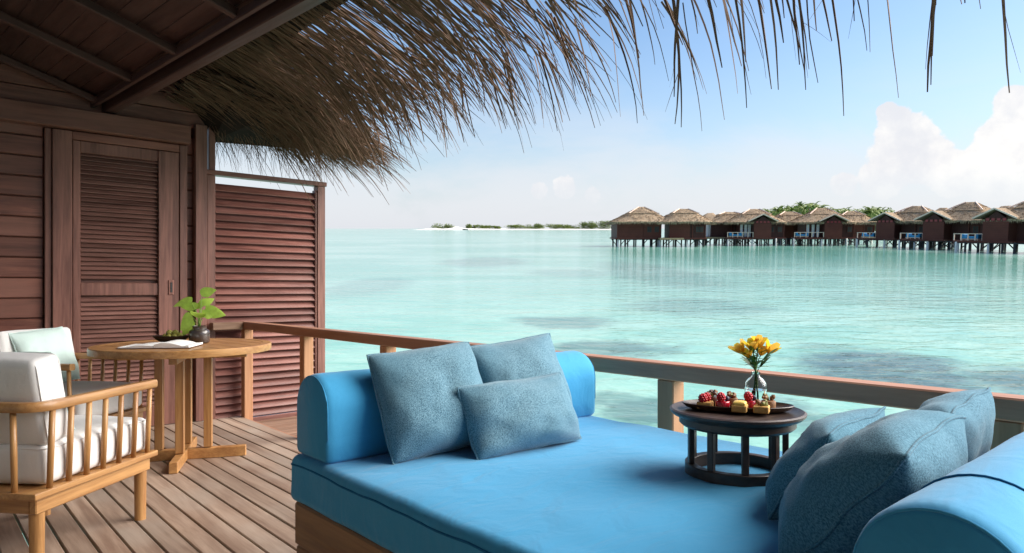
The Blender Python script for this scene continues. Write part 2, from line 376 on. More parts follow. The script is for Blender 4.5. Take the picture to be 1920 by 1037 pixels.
# ------------------------------------------------------------------ mesh helpers
class MB:
    def __init__(s): s.v = []; s.f = []
    def raw(s, vs, fs):
        o = len(s.v); s.v += [tuple(v) for v in vs]; s.f += [tuple(i + o for i in f) for f in fs]; return s
    def box(s, c, d, rot=None):
        x, y, z = d[0] / 2, d[1] / 2, d[2] / 2
        vs = [Vector(p) for p in ((-x, -y, -z), (x, -y, -z), (x, y, -z), (-x, y, -z), (-x, -y, z), (x, -y, z), (x, y, z), (-x, y, z))]
        if rot is not None:
            M = rot if isinstance(rot, Matrix) else Euler(rot).to_matrix()
            vs = [M @ v for v in vs]
        c = Vector(c)
        return s.raw([v + c for v in vs], [(0, 3, 2, 1), (4, 5, 6, 7), (0, 1, 5, 4), (1, 2, 6, 5), (2, 3, 7, 6), (3, 0, 4, 7)])
    def beam(s, a, b, w, h):
        """rectangular bar from a to b, w across, h high"""
        a, b = Vector(a), Vector(b); d = b - a; L = d.length; d.normalize()
        up = Vector((0, 0, 1)) if abs(d.z) < 0.95 else Vector((0, 1, 0))
        sd = d.cross(up).normalized(); up = sd.cross(d)
        M = Matrix((d, sd, up)).transposed()
        return s.box((a + b) / 2, (L, w, h), M)
    def tube(s, pts, rad, n=8, flat=1.0, cap=True, up0=None):
        pts = [Vector(p) for p in pts]; k = len(pts)
        if not hasattr(rad, '__len__'): rad = [rad] * k
        vs, fs = [], []
        for i, p in enumerate(pts):
            d = (pts[min(i + 1, k - 1)] - pts[max(i - 1, 0)]).normalized()
            up = Vector(up0) if up0 else (Vector((0, 0, 1)) if abs(d.z) < 0.9 else Vector((1, 0, 0)))
            sd = d.cross(up).normalized(); u2 = sd.cross(d)
            for j in range(n):
                a = 2 * math.pi * (j + 0.5) / n
                vs.append(p + sd * (math.cos(a) * rad[i]) + u2 * (math.sin(a) * rad[i] * flat))
        for i in range(k - 1):
            for j in range(n):
                j2 = (j + 1) % n
                fs.append((i * n + j, i * n + j2, (i + 1) * n + j2, (i + 1) * n + j))
        if cap:
            fs.append(tuple(range(n - 1, -1, -1))); fs.append(tuple((k - 1) * n + j for j in range(n)))
        return s.raw(vs, fs)
    def lathe(s, prof, n=32, c=(0, 0, 0), closed=False, sx=1.0, sy=1.0):
        vs, fs = [], []; k = len(prof)
        for (r, z) in prof:
            for j in range(n):
                a = 2 * math.pi * j / n
                vs.append((c[0] + r * sx * math.cos(a), c[1] + r * sy * math.sin(a), c[2] + z))
        for i in range(k if closed else k - 1):
            i2 = (i + 1) % k
            for j in range(n):
                j2 = (j + 1) % n
                fs.append((i * n + j, i * n + j2, i2 * n + j2, i2 * n + j))
        if not closed:
            fs.append(tuple(range(n - 1, -1, -1))); fs.append(tuple((k - 1) * n + j for j in range(n)))
        return s.raw(vs, fs)
    def prism(s, poly, z0, z1):
        """flat polygon (x, y) given a thickness"""
        n = len(poly)
        vs = [(x, y, z0) for x, y in poly] + [(x, y, z1) for x, y in poly]
        return s.raw(vs, [tuple(range(n - 1, -1, -1)), tuple(range(n, 2 * n))] + [(i, (i + 1) % n, n + (i + 1) % n, n + i) for i in range(n)])
    def mesh(s, name, smooth=False, bevel=0.0, seg=1, weld=False, angle=None):
        me = bpy.data.meshes.new(name)
        if bevel or weld:
            bm = bmesh.new()
            vv = [bm.verts.new(v) for v in s.v]
            for f in s.f:
                try: bm.faces.new([vv[i] for i in f])
                except ValueError: pass
            if weld: bmesh.ops.remove_doubles(bm, verts=bm.verts, dist=1e-5)
            bmesh.ops.recalc_face_normals(bm, faces=bm.faces)
            if bevel:
                ed = [e for e in bm.edges if len(e.link_faces) == 2 and e.calc_face_angle(0) > 0.5]
                bmesh.ops.bevel(bm, geom=ed, offset=bevel, segments=seg, affect='EDGES', profile=0.5)
            bm.to_mesh(me); bm.free()
        else:
            me.from_pydata(s.v, [], s.f); me.update()
        if smooth:
            me.polygons.foreach_set('use_smooth', [True] * len(me.polygons))
            if angle:
                try: me.set_sharp_from_angle(angle=angle)
                except Exception: pass
        return me
    def build(s, name, mat, parent=None, smooth=False, bevel=0.0, seg=1, weld=False, angle=None, kind=None):
        me = s.mesh(name, smooth, bevel, seg, weld, angle)
        return put(name, me, mat, parent, kind)

def put(name, me, mat, parent=None, kind=None, loc=None, rot=None):
    if mat is not None and not me.materials: me.materials.append(MATS[mat])
    o = bpy.data.objects.new(name, me); col.objects.link(o)
    if parent is not None: o.parent = parent
    if kind: o['kind'] = kind
    if loc is not None: o.location = loc
    if rot is not None: o.rotation_euler = rot
    return o

def tag(o, label, cat=None, group=None, kind=None):
    o['label'] = label
    if cat: o['category'] = cat
    if group: o['group'] = group
    if kind: o['kind'] = kind
    return o

def thing(name, label, cat, loc=(0, 0, 0), rotz=0.0, group=None, kind=None, sea=False):
    o = bpy.data.objects.new(name, None); col.objects.link(o)
    o.empty_display_size = 0.2
    if sea:
        o.matrix_world = SEA @ Matrix.Translation(Vector(loc) + Vector((0, 0, SEA_Z))) @ Matrix.Rotation(rotz, 4, 'Z')
    else:
        o.location = loc; o.rotation_euler = (0, 0, rotz)
    return tag(o, label, cat, group, kind)

def wobble(q, wob, seed):
    return mnoise.noise_vector(q * 5.0 + Vector((seed, seed * 1.7, 0))) * wob + mnoise.noise_vector(q * 13.0 + Vector((seed, 3, seed))) * wob * 0.4

def rounded_box(d, r, bulge=(0, 0, 0), n=7, wob=0.0, seed=0.0):
    """soft upholstered block, centre at the origin; bulge per axis"""
    half = [x / 2 for x in d]
    def coords(a):
        e = [-a, -a + r * 0.12, -a + r * 0.35, -a + r * 0.65, -a + r]
        inner = [-a + r + (2 * a - 2 * r) * i / n for i in range(1, n)]
        return e + inner + [-x for x in reversed(e)]
    C = [coords(h) for h in half]
    m = MB(); idx = {}
    def vert(p):
        k = tuple(round(x, 6) for x in p)
        if k in idx: return idx[k]
        q = Vector(p)
        inn = Vector([max(-(half[i] - r), min(half[i] - r, q[i])) for i in range(3)])
        dd = q - inn
        if dd.length > 1e-9: q = inn + dd.normalized() * r
        u = [q[i] / half[i] for i in range(3)]
        for i in range(3):
            a, b = [j for j in range(3) if j != i]
            q[i] += bulge[i] * u[i] * (1 - u[a] ** 2) * (1 - u[b] ** 2)
        if wob:
            q += wobble(q, wob, seed)
        idx[k] = len(m.v); m.v.append(tuple(q)); return idx[k]
    for ax in range(3):
        a, b = [(1, 2), (2, 0), (0, 1)][ax]
        for sg in (-1, 1):
            for i in range(len(C[a]) - 1):
                for j in range(len(C[b]) - 1):
                    q = []
                    for (ii, jj) in ((i, j), (i + 1, j), (i + 1, j + 1), (i, j + 1)):
                        p = [0, 0, 0]; p[ax] = sg * half[ax]; p[a] = C[a][ii]; p[b] = C[b][jj]
                        q.append(vert(p))
                    m.f.append(tuple(q if sg > 0 else reversed(q)))
    return m

def pillow_mesh(w, h, t, seed=0, n=26, slump=0.0):
    """square cushion: width on x, height on z (bottom edge at z=0), thickness on y"""
    m = MB()
    rr = random.Random(seed)
    def surf(u, v, s):
        pu, pv = abs(u) ** 2.2, abs(v) ** 2.2
        x = w / 2 * u * (1 - 0.07 * (1 - v * v) * pu) * (1 - 0.055 * pu * pv)
        z = h / 2 * v * (1 - 0.07 * (1 - u * u) * pv) * (1 - 0.055 * pu * pv)
        th = t / 2 * (max(0.0, (1 - abs(u) ** 3.0) * (1 - abs(v) ** 3.0))) ** 0.55
        th *= 1.0 - 0.16 * v
        wr = mnoise.noise(Vector((u * 2.2 + seed * 3.1, v * 2.2, s * 1.7 + seed))) * 0.10 + mnoise.noise(Vector((u * 5 + seed, v * 5, s * 2.0))) * 0.045
        edge = max(abs(u), abs(v))
        th *= 1 + wr * 1.5
        # creases running in from the corners
        cr = math.exp(-((abs(u) - abs(v)) * 7) ** 2) * max(0, edge - 0.45) * 0.5
        th *= 1 - cr * 0.5
        sag = mnoise.noise(Vector((u * 1.3 + seed, v * 1.3, seed * 2.0)))
        return (x + sag * 0.006, s * th + sag * 0.020 * edge, z + h / 2 + mnoise.noise(Vector((u * 2 + 9, seed, v))) * 0.006)
    def cu(i):
        a = -1 + 2 * i / n
        return math.copysign(1 - (1 - abs(a)) ** 1.35, a)
    for s in (-1, 1):
        base = len(m.v)
        for i in range(n + 1):
            for j in range(n + 1): m.v.append(surf(cu(i), cu(j), s))
        for i in range(n):
            for j in range(n):
                q = (base + i * (n + 1) + j, base + (i + 1) * (n + 1) + j, base + (i + 1) * (n + 1) + j + 1, base + i * (n + 1) + j + 1)
                m.f.append(q if s < 0 else q[::-1])
    return m

def pillow(name, label, cat, w, h, t, mat, base, heading, lean, roll=0.0, seed=0, group=None, piping=True):
    """base: middle of the bottom edge; heading: direction the face looks (angle from +X); lean: degrees tipped back"""
    m = pillow_mesh(w, h, t, seed)
    o = m.build(name, mat, None, smooth=True, weld=True)
    # the local -y face looks along the heading
    o.matrix_world = Matrix.Translation(Vector(base)) @ Matrix.Rotation(heading + R(90), 4, 'Z') @ Matrix.Rotation(-R(lean), 4, 'X') @ Matrix.Rotation(R(roll), 4, 'Y')
    tag(o, label, cat, group)
    if piping:
        e = MB(); pts = []
        N = 24
        def edge(u, v):
            pu, pv = abs(u) ** 2.2, abs(v) ** 2.2
            sag = mnoise.noise(Vector((u * 1.3 + seed, v * 1.3, seed * 2.0)))
            return (w / 2 * u * (1 - 0.07 * (1 - v * v) * pu) * (1 - 0.055 * pu * pv) + sag * 0.006, sag * 0.020, h / 2 * v * (1 - 0.07 * (1 - u * u) * pv) * (1 - 0.055 * pu * pv) + h / 2 + mnoise.noise(Vector((u * 2 + 9, seed, v))) * 0.006)
        for i in range(N): pts.append(edge(-1 + 2 * i / N, -1))
        for i in range(N): pts.append(edge(1, -1 + 2 * i / N))
        for i in range(N): pts.append(edge(1 - 2 * i / N, 1))
        for i in range(N + 1): pts.append(edge(-1, 1 - 2 * i / N))
        e.tube(pts, 0.0035, 5, cap=False, up0=(0, 1, 0)).build('seam', mat, o, smooth=True)
    return o

# ------------------------------------------------------------------ the lagoon and the deck
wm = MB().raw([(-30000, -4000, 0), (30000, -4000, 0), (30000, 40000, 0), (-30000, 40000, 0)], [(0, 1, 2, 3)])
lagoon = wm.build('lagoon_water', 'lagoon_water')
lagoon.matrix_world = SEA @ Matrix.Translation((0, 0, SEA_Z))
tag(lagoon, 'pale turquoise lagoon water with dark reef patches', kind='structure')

deck = thing('wooden_deck', 'weathered grey brown plank deck of the veranda', None, (0, 0, 0), kind='structure')
PITCH, PW = 0.1085, 0.099
pm = MB().box((0, 0, 0), (PW, 7.45, 0.028)).mesh('deck_plank', bevel=0.003)
for i in range(36):
    x = 2.262 - PW / 2 - i * PITCH
    put('deck_plank', pm, 'deck_timber', deck, loc=(x, 2.495 + random.uniform(-.004, .004), -0.014 + random.uniform(-.0012, .0012)), rot=(0, 0, random.uniform(-.0006, .0006)))
jm = MB().box((0, 0, 0), (3.9, 0.05, 0.14)).mesh('joist')
for i in range(10):
    put('joist', jm, 'bed_timber', deck, loc=(0.33, -1.0 + i * 0.79, -0.0995))
MB().box((2.295, 2.5, -0.105), (0.035, 7.45, 0.17)).build('deck_fascia', 'rail_timber_y', deck, bevel=0.004)
lm = MB().box((0, 0, 0), (0.82, 0.135, 0.026)).mesh('landing_plank', bevel=0.003)
for i in range(8):
    put('landing_plank', lm, 'rail_timber_x', deck, loc=(2.73, 6.12 - i * 0.143, -0.075))
pm2 = MB().lathe([(0.09, -4.0), (0.09, -0.18)], 14).mesh('deck_pile', smooth=True, angle=0.6)
for x in (-1.2, 2.0):
    for y in (-0.6, 2.6, 5.8): put('deck_pile', pm2, 'far_pile', deck, loc=(x, y, 0))

# ------------------------------------------------------------------ veranda wall with its louvred door
YW = 6.25
wall = thing('veranda_wall', 'dark reddish brown boarded timber wall with louvred sliding door behind the chairs', 'wall', (0, 0, 0))
MB().box((0.06, YW + 0.085, 1.6), (3.74, 0.05, 3.3)).build('backing_wall', 'stained_timber_x', wall)
bmsh = MB().box((0, 0, 0), (2.3, 0.03, 0.146)).mesh('cladding_board', bevel=0.006)
for i in range(16):
    put('cladding_board', bmsh, 'stained_timber_x', wall, loc=(-0.352, YW + 0.04 + random.uniform(-.002, .002), 0.076 + i * 0.1535), rot=(R(2.0), 0, 0))
b2 = MB().box((0, 0, 0), (0.058, 0.03, 0.146)).mesh('cladding_strip', bevel=0.006)
for i in range(16):
    put('cladding_board', b2, 'stained_timber_x', wall, loc=(1.848, YW + 0.035, 0.076 + i * 0.1535), rot=(R(2.0), 0, 0))
def upright(name, x0, x1, y0, y1, z0, z1, parent, mat='stained_timber_z', bev=0.004):
    return MB().box(((x0 + x1) / 2, (y0 + y1) / 2, (z0 + z1) / 2), (x1 - x0, y1 - y0, z1 - z0)).build(name, mat, parent, bevel=bev)
MB().box((-2.6, 2.3, 1.6), (0.1, 7.9, 3.4)).build('unseen_wall', 'pale_bounce', wall)  # unseen villa wall, made pale to bounce fill light onto the deck
MB().box((-0.9, -1.62, 1.6), (3.3, 0.1, 3.4)).build('unseen_wall', 'pale_bounce', wall)  # unseen end wall, added to block turquoise bounce from the sea
upright('corner_trim', 0.803, 0.847, YW - 0.01, YW + 0.05, 0, 2.37, wall)
upright('door_jamb', 0.850, 0.978, YW - 0.03, YW + 0.055, 0, 2.368, wall)
upright('door_jamb', 1.757, 1.818, YW - 0.03, YW + 0.055, 0, 2.368, wall)
upright('wall_column', 1.876, 1.972, YW - 0.06, YW + 0.06, 0, 2.56, wall)
upright('door_header', 0.980, 1.755, YW - 0.026, YW + 0.05, 2.305, 2.368, wall, 'stained_timber_x')
hb = MB().box((0.46, YW - 0.05, 2.452), (2.73, 0.11, 0.155)).build('header_beam', 'stained_timber_x', wall, bevel=0.006)
MB().box((0.5, YW + 0.03, 2.60), (2.94, 0.05, 0.135)).build('upper_board', 'stained_timber_x', wall, bevel=0.006)
MB().box((0.5, YW + 0.035, 2.74), (2.94, 0.05, 0.130)).build('upper_board', 'stained_timber_x', wall, bevel=0.006)
MB().box((0.5, YW + 0.03, 2.88), (2.94, 0.05, 0.135)).build('upper_board', 'stained_timber_x', wall, bevel=0.006)
# door leaf
door = MB()
door.box((1.008, YW, 1.15), (0.052, 0.045, 2.30)).box((1.672, YW, 1.15), (0.162, 0.045, 2.30))
door.box((1.313, YW, 2.255), (0.556, 0.040, 0.09)).box((1.313, YW, 1.140), (0.556, 0.040, 0.10)).box((1.313, YW, 0.09), (0.556, 0.040, 0.18))
dl = door.build('louvred_door', 'stained_timber_z', wall, bevel=0.004)
MB().box((1.600, YW - 0.027, 1.15), (0.018, 0.012, 2.28)).build('stile_bead', 'stained_timber_z', dl, bevel=0.003)
MB().box((1.313, YW + 0.03, 1.15), (0.56, 0.006, 2.2)).build('door_panel', 'stained_timber_x', dl)
sm = MB().box((0, 0, 0), (0.553, 0.044, 0.0075)).mesh('slat', bevel=0.002)
z = 0.20
while z < 2.205:
    if not 1.078 < z < 1.203:
        put('slat', sm, 'door_slat_timber', dl, loc=(1.313, YW - 0.002, z), rot=(R(52), 0, 0))
    z += 0.0358
hd = MB()
hd.box((1.690, YW - 0.0265, 1.155), (0.042, 0.008, 0.125)).build('door_handle', 'stained_timber_z', dl, bevel=0.003)
MB().box((1.690, YW - 0.0315, 1.155), (0.016, 0.004, 0.085)).build('handle_recess', 'black_metal', dl, bevel=0.001)

# ------------------------------------------------------------------ louvred privacy screen
scr = thing('privacy_screen', 'tall reddish brown louvred timber screen at the end of the railing', 'screen', (2.0, YW, 0))
upright('side_post', -0.02, 0.05, -0.03, 0.05, -0.30, 2.14, scr)
upright('side_post', 1.005, 1.085, -0.04, 0.05, -0.30, 2.14, scr)
upright('inner_stile', 0.985, 1.003, -0.03, 0.04, -0.10, 2.10, scr)
upright('thin_post', -0.002, 0.052, -0.022, 0.042, 2.145, 2.62, scr)
MB().box((0.535, 0.004, 2.163), (1.13, 0.10, 0.042)).build('top_rail', 'stained_timber_x', scr, bevel=0.004)
MB().box((0.52, 0.004, -0.075), (0.93, 0.07, 0.09)).build('bottom_rail', 'slat_timber', scr, bevel=0.004)
sm = MB().box((0, 0, 0), (0.932, 0.084, 0.013)).mesh('slat', bevel=0.003, seg=2)
for i in range(32):
    z = 0.012 + i * 0.0655
    put('slat', sm, 'slat_timber', scr, loc=(0.518, 0.004, z), rot=(R(52 + random.uniform(-1.5, 1.5)), 0, 0))

# ------------------------------------------------------------------ railing
rail = thing('deck_railing', 'brown timber railing along the edge of the deck above the water', 'railing', (2.3, 0, 0))
MB().box((0, 0.445, 0.8175), (0.092, 3.29, 0.065)).build('top_rail', 'rail_timber_y', rail, bevel=0.005)
MB().box((0.001, 4.146, 0.8172), (0.092, 4.108, 0.065)).build('top_rail', 'rail_timber_y', rail, bevel=0.005)
MB().box((-0.178, 6.155, 0.8165), (0.262, 0.088, 0.064)).build('top_rail', 'rail_timber_x', rail, bevel=0.005)
pm = MB().box((0, 0, 0), (0.078, 0.078, 0.86)).mesh('post', bevel=0.005)
for y in (6.150, 4.96, 3.78, 2.70, 1.63, 0.5, -0.6):
    put('post', pm, 'rail_timber_z', rail, loc=(0.008 if y < 6 else 0, y, 0.354))

# ------------------------------------------------------------------ ceiling of the veranda
RA = R(4.82)
ceil = thing('veranda_ceiling', 'dark stained board ceiling with battens sloping above the wall', 'ceiling', (1.2, 6.2, 2.54), RA)
SL = 0.30; ANG = math.atan(SL)
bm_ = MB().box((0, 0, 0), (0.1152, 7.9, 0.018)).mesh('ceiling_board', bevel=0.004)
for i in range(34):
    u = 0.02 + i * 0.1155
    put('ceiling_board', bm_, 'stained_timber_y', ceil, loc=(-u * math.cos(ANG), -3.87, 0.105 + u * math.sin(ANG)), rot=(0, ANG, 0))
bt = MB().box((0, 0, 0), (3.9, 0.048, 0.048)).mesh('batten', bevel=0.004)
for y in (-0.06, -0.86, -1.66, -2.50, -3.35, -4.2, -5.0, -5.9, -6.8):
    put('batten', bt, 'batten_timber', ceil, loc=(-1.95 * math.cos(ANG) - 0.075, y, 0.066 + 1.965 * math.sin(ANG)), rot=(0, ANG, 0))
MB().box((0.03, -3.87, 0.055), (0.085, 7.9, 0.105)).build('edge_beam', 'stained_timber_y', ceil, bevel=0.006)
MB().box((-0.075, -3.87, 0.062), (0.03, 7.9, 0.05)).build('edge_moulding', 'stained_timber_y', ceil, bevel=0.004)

# ------------------------------------------------------------------ thatched roof
thr = thing('thatched_roof', 'shaggy dark brown palm thatch eave hanging over the deck', 'roof', (0, 0, 0))
def zu(x): return 2.58 + 0.30 * (3.08 - x)
slab = MB()
x0, x1, y0, y1 = -2.6, 2.02, -1.6, 6.35
def quad_slab(m, pts, th):
    n = len(pts)
    m.raw([Vector(p) for p in pts] + [Vector(p) + Vector((0, 0, th)) for p in pts],
          [tuple(range(n - 1, -1, -1)), tuple(range(n, 2 * n))] + [(i, (i + 1) % n, n + (i + 1) % n, n + i) for i in range(n)])
quad_slab(slab, [(x0, y0, zu(x0)), (x1, y0, zu(x1)), (x1, y1 - 1.0, zu(x1)), (x0, y1 - 1.0, zu(x0))], 0.25)
quad_slab(slab, [(x0, y1 - 0.998, zu(x0)), (1.05, y1 - 0.998, zu(1.05)), (1.05, y1, zu(1.05)), (x0, y1, zu(x0))], 0.25)
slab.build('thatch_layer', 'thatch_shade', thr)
hp = MB()
quad_slab(hp, [(1.0, 6.28, 3.2), (1.62, 6.29, 2.98), (2.02, 5.34, 2.90), (1.0, 5.34, 3.2)], 0.2)
quad_slab(hp, [(1.62, 6.29, 2.98), (2.06, 6.30, 2.46), (2.55, 5.30, 2.74), (2.02, 5.34, 2.90)], 0.12)
quad_slab(hp, [(2.06, 6.30, 2.46), (3.06, 6.30, 2.515), (3.02, 5.72, 2.60), (2.55, 5.30, 2.74)], 0.05)
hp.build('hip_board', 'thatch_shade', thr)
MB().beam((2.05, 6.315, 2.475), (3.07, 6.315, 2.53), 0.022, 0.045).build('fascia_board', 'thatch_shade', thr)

def strand_pts(p, d, L, droop, n=6, wob=0.03, rr=random):
    p = Vector(p); d = Vector(d).normalized(); pts = [p.copy()]
    st = L / n
    for i in range(n):
        d = d + Vector((rr.gauss(0, wob), rr.gauss(0, wob), -droop * st * (0.5 + 1.3 * i / n)))
        d.normalize(); p = p + d * st; pts.append(p.copy())
    return pts
def strand(m, pts, w):
    n = len(pts)
    ax = random.uniform(-1, 1)
    m.tube(pts, [w * (1.0 - 0.72 * (i / (n - 1)) ** 1.6) for i in range(n)], 3, flat=0.35, up0=(ax, random.uniform(-1, 1), 0.6))
RS = random.Random(11)
mass = MB()
# long leaves running down the slope, in tufts, ending near the eave
for k in range(470):
    y = RS.uniform(-0.6, 6.25); xr = RS.uniform(1.60, 2.75)
    if RS.random() > (1.0 if y > 4.2 else 0.72 if y > 3.2 else 0.38 if y > 2.3 else 0.15): continue
    fan = 0.0 if y < 4.6 else 0.08 * (y - 4.6)
    dy_ = RS.gauss(-0.02, 0.09) + fan; sl_ = -0.30 + RS.gauss(0, 0.04)
    for q in range(RS.randint(3, 5)):
        reach = (2.86 if y > 4.8 else 2.86 - 0.075 * (4.8 - y)) + abs(RS.gauss(0, 0.13)) + (0.13 * max(0, (y - 4.9)) if y > 4.9 else 0)
        L = (reach - xr) * 1.04 + RS.uniform(-0.12, 0.14)
        if L < 0.2: continue
        pts = strand_pts((xr + RS.uniform(-.08, .08), y + RS.gauss(0, 0.03), zu(xr) + RS.uniform(-0.02, 0.12)), (1, dy_ + RS.gauss(0, 0.035), sl_), L, RS.uniform(0.25, 0.9), 6, 0.035, RS)
        strand(mass, pts, RS.uniform(0.005, 0.0125))
for k in range(210):
    y = RS.uniform(1.0, 6.2); xr = RS.uniform(1.30, 2.0)
    for q in range(4):
        pts = strand_pts((xr + RS.uniform(-.1, .1), y + RS.gauss(0, 0.04), zu(xr) - RS.uniform(0.0, 0.06)), (1, RS.gauss(-0.02, 0.09), -0.34 + RS.gauss(0, .04)), RS.uniform(0.45, 0.95), RS.uniform(0.0, 0.35), 5, 0.03, RS)
        strand(mass, pts, RS.uniform(0.005, 0.011))
for k in range(520):
    x = RS.uniform(1.62, 2.45); y = RS.uniform(5.6, 6.27)
    pts = strand_pts((x, y, min(zu(x), 2.95) - RS.uniform(0.06, 0.22)), (1, RS.gauss(0.12, 0.16), -0.36 + RS.gauss(0, .06)), RS.uniform(0.3, 0.6), RS.uniform(0.1, 0.6), 5, 0.04, RS)
    strand(mass, pts, RS.uniform(0.004, 0.008))
# leaf ends that have slipped and hang below the edge
for k in range(180):
    y = RS.uniform(1.5, 6.2); xr = RS.uniform(2.45, 2.95)
    if RS.random() > (1.0 if y > 3.4 else 0.6 if y > 2.6 else 0.25): continue
    dy_ = RS.gauss(-0.03, 0.10)
    for q in range(RS.randint(1, 4)):
        L = RS.uniform(0.25, 0.62) + (0.12 if y < 3.6 else 0)
        pts = strand_pts((xr, y + RS.gauss(0, .02), zu(xr) + RS.uniform(-0.03, 0.06)), (0.8, dy_ + RS.gauss(0, 0.06), -0.45), L, RS.uniform(0.4, 2.2), 6, 0.035, RS)
        strand(mass, pts, RS.uniform(0.003, 0.0085))
# the corner, fanned out to the far side
for k in range(1000):
    x = RS.uniform(1.75, 3.08); y = RS.uniform(5.45, 6.35)
    a = RS.gauss(0.05, 0.26)
    L = RS.uniform(0.35, 0.80) + (0.06 if x > 2.5 and y > 5.7 else 0)
    pts = strand_pts((x, y, zu(x) + RS.uniform(-0.12, 0.08) - (0.10 if x < 2.5 else 0)), (math.cos(a), math.sin(a), -0.26 + RS.gauss(0, .05)), L, RS.uniform(0.15, 0.9), 6, 0.035, RS)
    strand(mass, pts, RS.uniform(0.0035, 0.009))
for k in range(260):
    x = RS.uniform(2.5, 3.0); y = RS.uniform(5.75, 6.3)
    pts = strand_pts((x, y, zu(x) + RS.uniform(-0.06, 0.10)), (1.0, RS.gauss(0.02, 0.10), -0.20), RS.uniform(0.50, 0.78) + (3.0 - x) * 0.4, RS.uniform(0.25, 0.75), 7, 0.03, RS)
    strand(mass, pts, RS.uniform(0.004, 0.008))
for k in range(420):
    x = RS.uniform(1.98, 3.2)
    pts = strand_pts((x, RS.uniform(6.1, 6.42), 2.50 + RS.uniform(0.0, 0.08)), (RS.gauss(0.35, 0.22), RS.uniform(0.1, 0.6), -0.45), RS.uniform(0.10, 0.42), RS.uniform(0.8, 3.0), 5, 0.06, RS)
    strand(mass, pts, RS.uniform(0.002, 0.0042))
mass.build('thatch', 'thatch', thr, kind='stuff')
# the longest leaf ends, hanging singly against the sky
for k in range(95):
    y = RS.uniform(0.6, 2.9) if k < 52 else RS.uniform(2.7, 5.2)
    xr = RS.uniform(2.75, 3.05)
    L = RS.uniform(0.34, 0.70) * (1.12 if y < 1.6 else 1)
    if k >= 52: L = RS.uniform(0.25, 0.55)
    pts = strand_pts((xr, y, zu(xr) + 0.05), (0.40, RS.gauss(-0.03, 0.13), -0.9), L, RS.uniform(0.6, 2.0), 7, 0.035, RS)
    m = MB(); strand(m, pts, RS.uniform(0.007, 0.0125))
    if RS.random() < 0.3:
        q = strand_pts(pts[4], (pts[5] - pts[4]) + Vector((RS.gauss(0, .02), RS.gauss(0, .03), 0)), L * 0.35, 0.5, 3, 0.05, RS); strand(m, q, 0.003)
    m.build('palm_strand', 'thatch', thr)

# ------------------------------------------------------------------ villas across the water
def roof_mesh(hw, hd, z0, z1, z2, ridge, kink=0.50, seed=0):
    """two-tier hipped thatch roof: ragged lip, low skirt, steep cap"""
    m = MB(); N = 40; rings = []
    def ring(a, b, z, jit, jz):
        out = []
        for j in range(N):
            t = 2 * math.pi * j / N; c, s = math.cos(t), math.sin(t)
            p = 3.4
            k = (abs(c) ** p + abs(s) ** p) ** (-1 / p)
            x, y = a * c * k, b * s * k
            n1 = mnoise.noise(Vector((x * 1.3, y * 1.3, z * 2 + seed)))
            out.append((x + n1 * jit, y + n1 * jit, z + random.uniform(-jz, jz) + n1 * jit * 0.6))
        return out
    rings.append(ring(hw - 0.45, hd - 0.45, z0 + 0.02, 0, 0))
    rings.append(ring(hw, hd, z0 - 0.16, 0.08, 0.13))
    rings.append(ring(hw + 0.04, hd + 0.04, z0 + 0.12, 0.08, 0.05))
    K = 6
    for i in range(1, K + 1):
        t = i / K; s = 1 - (1 - kink) * t
        rings.append(ring(hw * s, hd * s, z0 + 0.12 + (z1 - z0 - 0.12) * t ** 1.12, 0.16, 0.05))
    for i in range(1, K + 1):
        t = i / K
        a = hw * kink * 0.97 * (1 - t) + (ridge / 2) * t; b = hd * kink * 0.97 * (1 - t) + 0.22 * t
        rings.append(ring(a, b, z1 + (z2 - z1) * (t ** 0.92), 0.12, 0.04))
    vs = [p for r in rings for p in r]; fs = []
    for i in range(len(rings) - 1):
        for j in range(N):
            j2 = (j + 1) % N
            fs.append((i * N + j, i * N + j2, (i + 1) * N + j2, (i + 1) * N + j))
    fs.append(tuple((len(rings) - 1) * N + j for j in range(N)))
    fs.append(tuple(range(N - 1, -1, -1)))
    m.raw(vs, fs)
    return m

def fringe(hw, hd, z0, n):
    m = MB()
    for i in range(n):
        t = random.random() * 2 * (hw + hd) * 2 / 2
        per = 4 * (hw + hd); t = random.random() * per
        if t < 2 * hw: x, y = -hw + t, -hd
        elif t < 2 * hw + 2 * hd: x, y = hw, -hd + t - 2 * hw
        elif t < 4 * hw + 2 * hd: x, y = hw - (t - 2 * hw - 2 * hd), hd
        else: x, y = -hw, hd - (t - 4 * hw - 2 * hd)
        w = random.uniform(0.03, 0.08); L = random.uniform(0.12, 0.42); a = random.uniform(0, 3.14)
        c, s = math.cos(a) * w, math.sin(a) * w
        m.raw([(x - c, y - s, z0 + 0.08), (x + c, y + s, z0 + 0.08), (x + s, y - c, z0 + 0.08), (x * 1.01, y * 1.01, z0 - 0.1 - L)], [(0, 1, 3), (1, 2, 3), (2, 0, 3)])
    return m

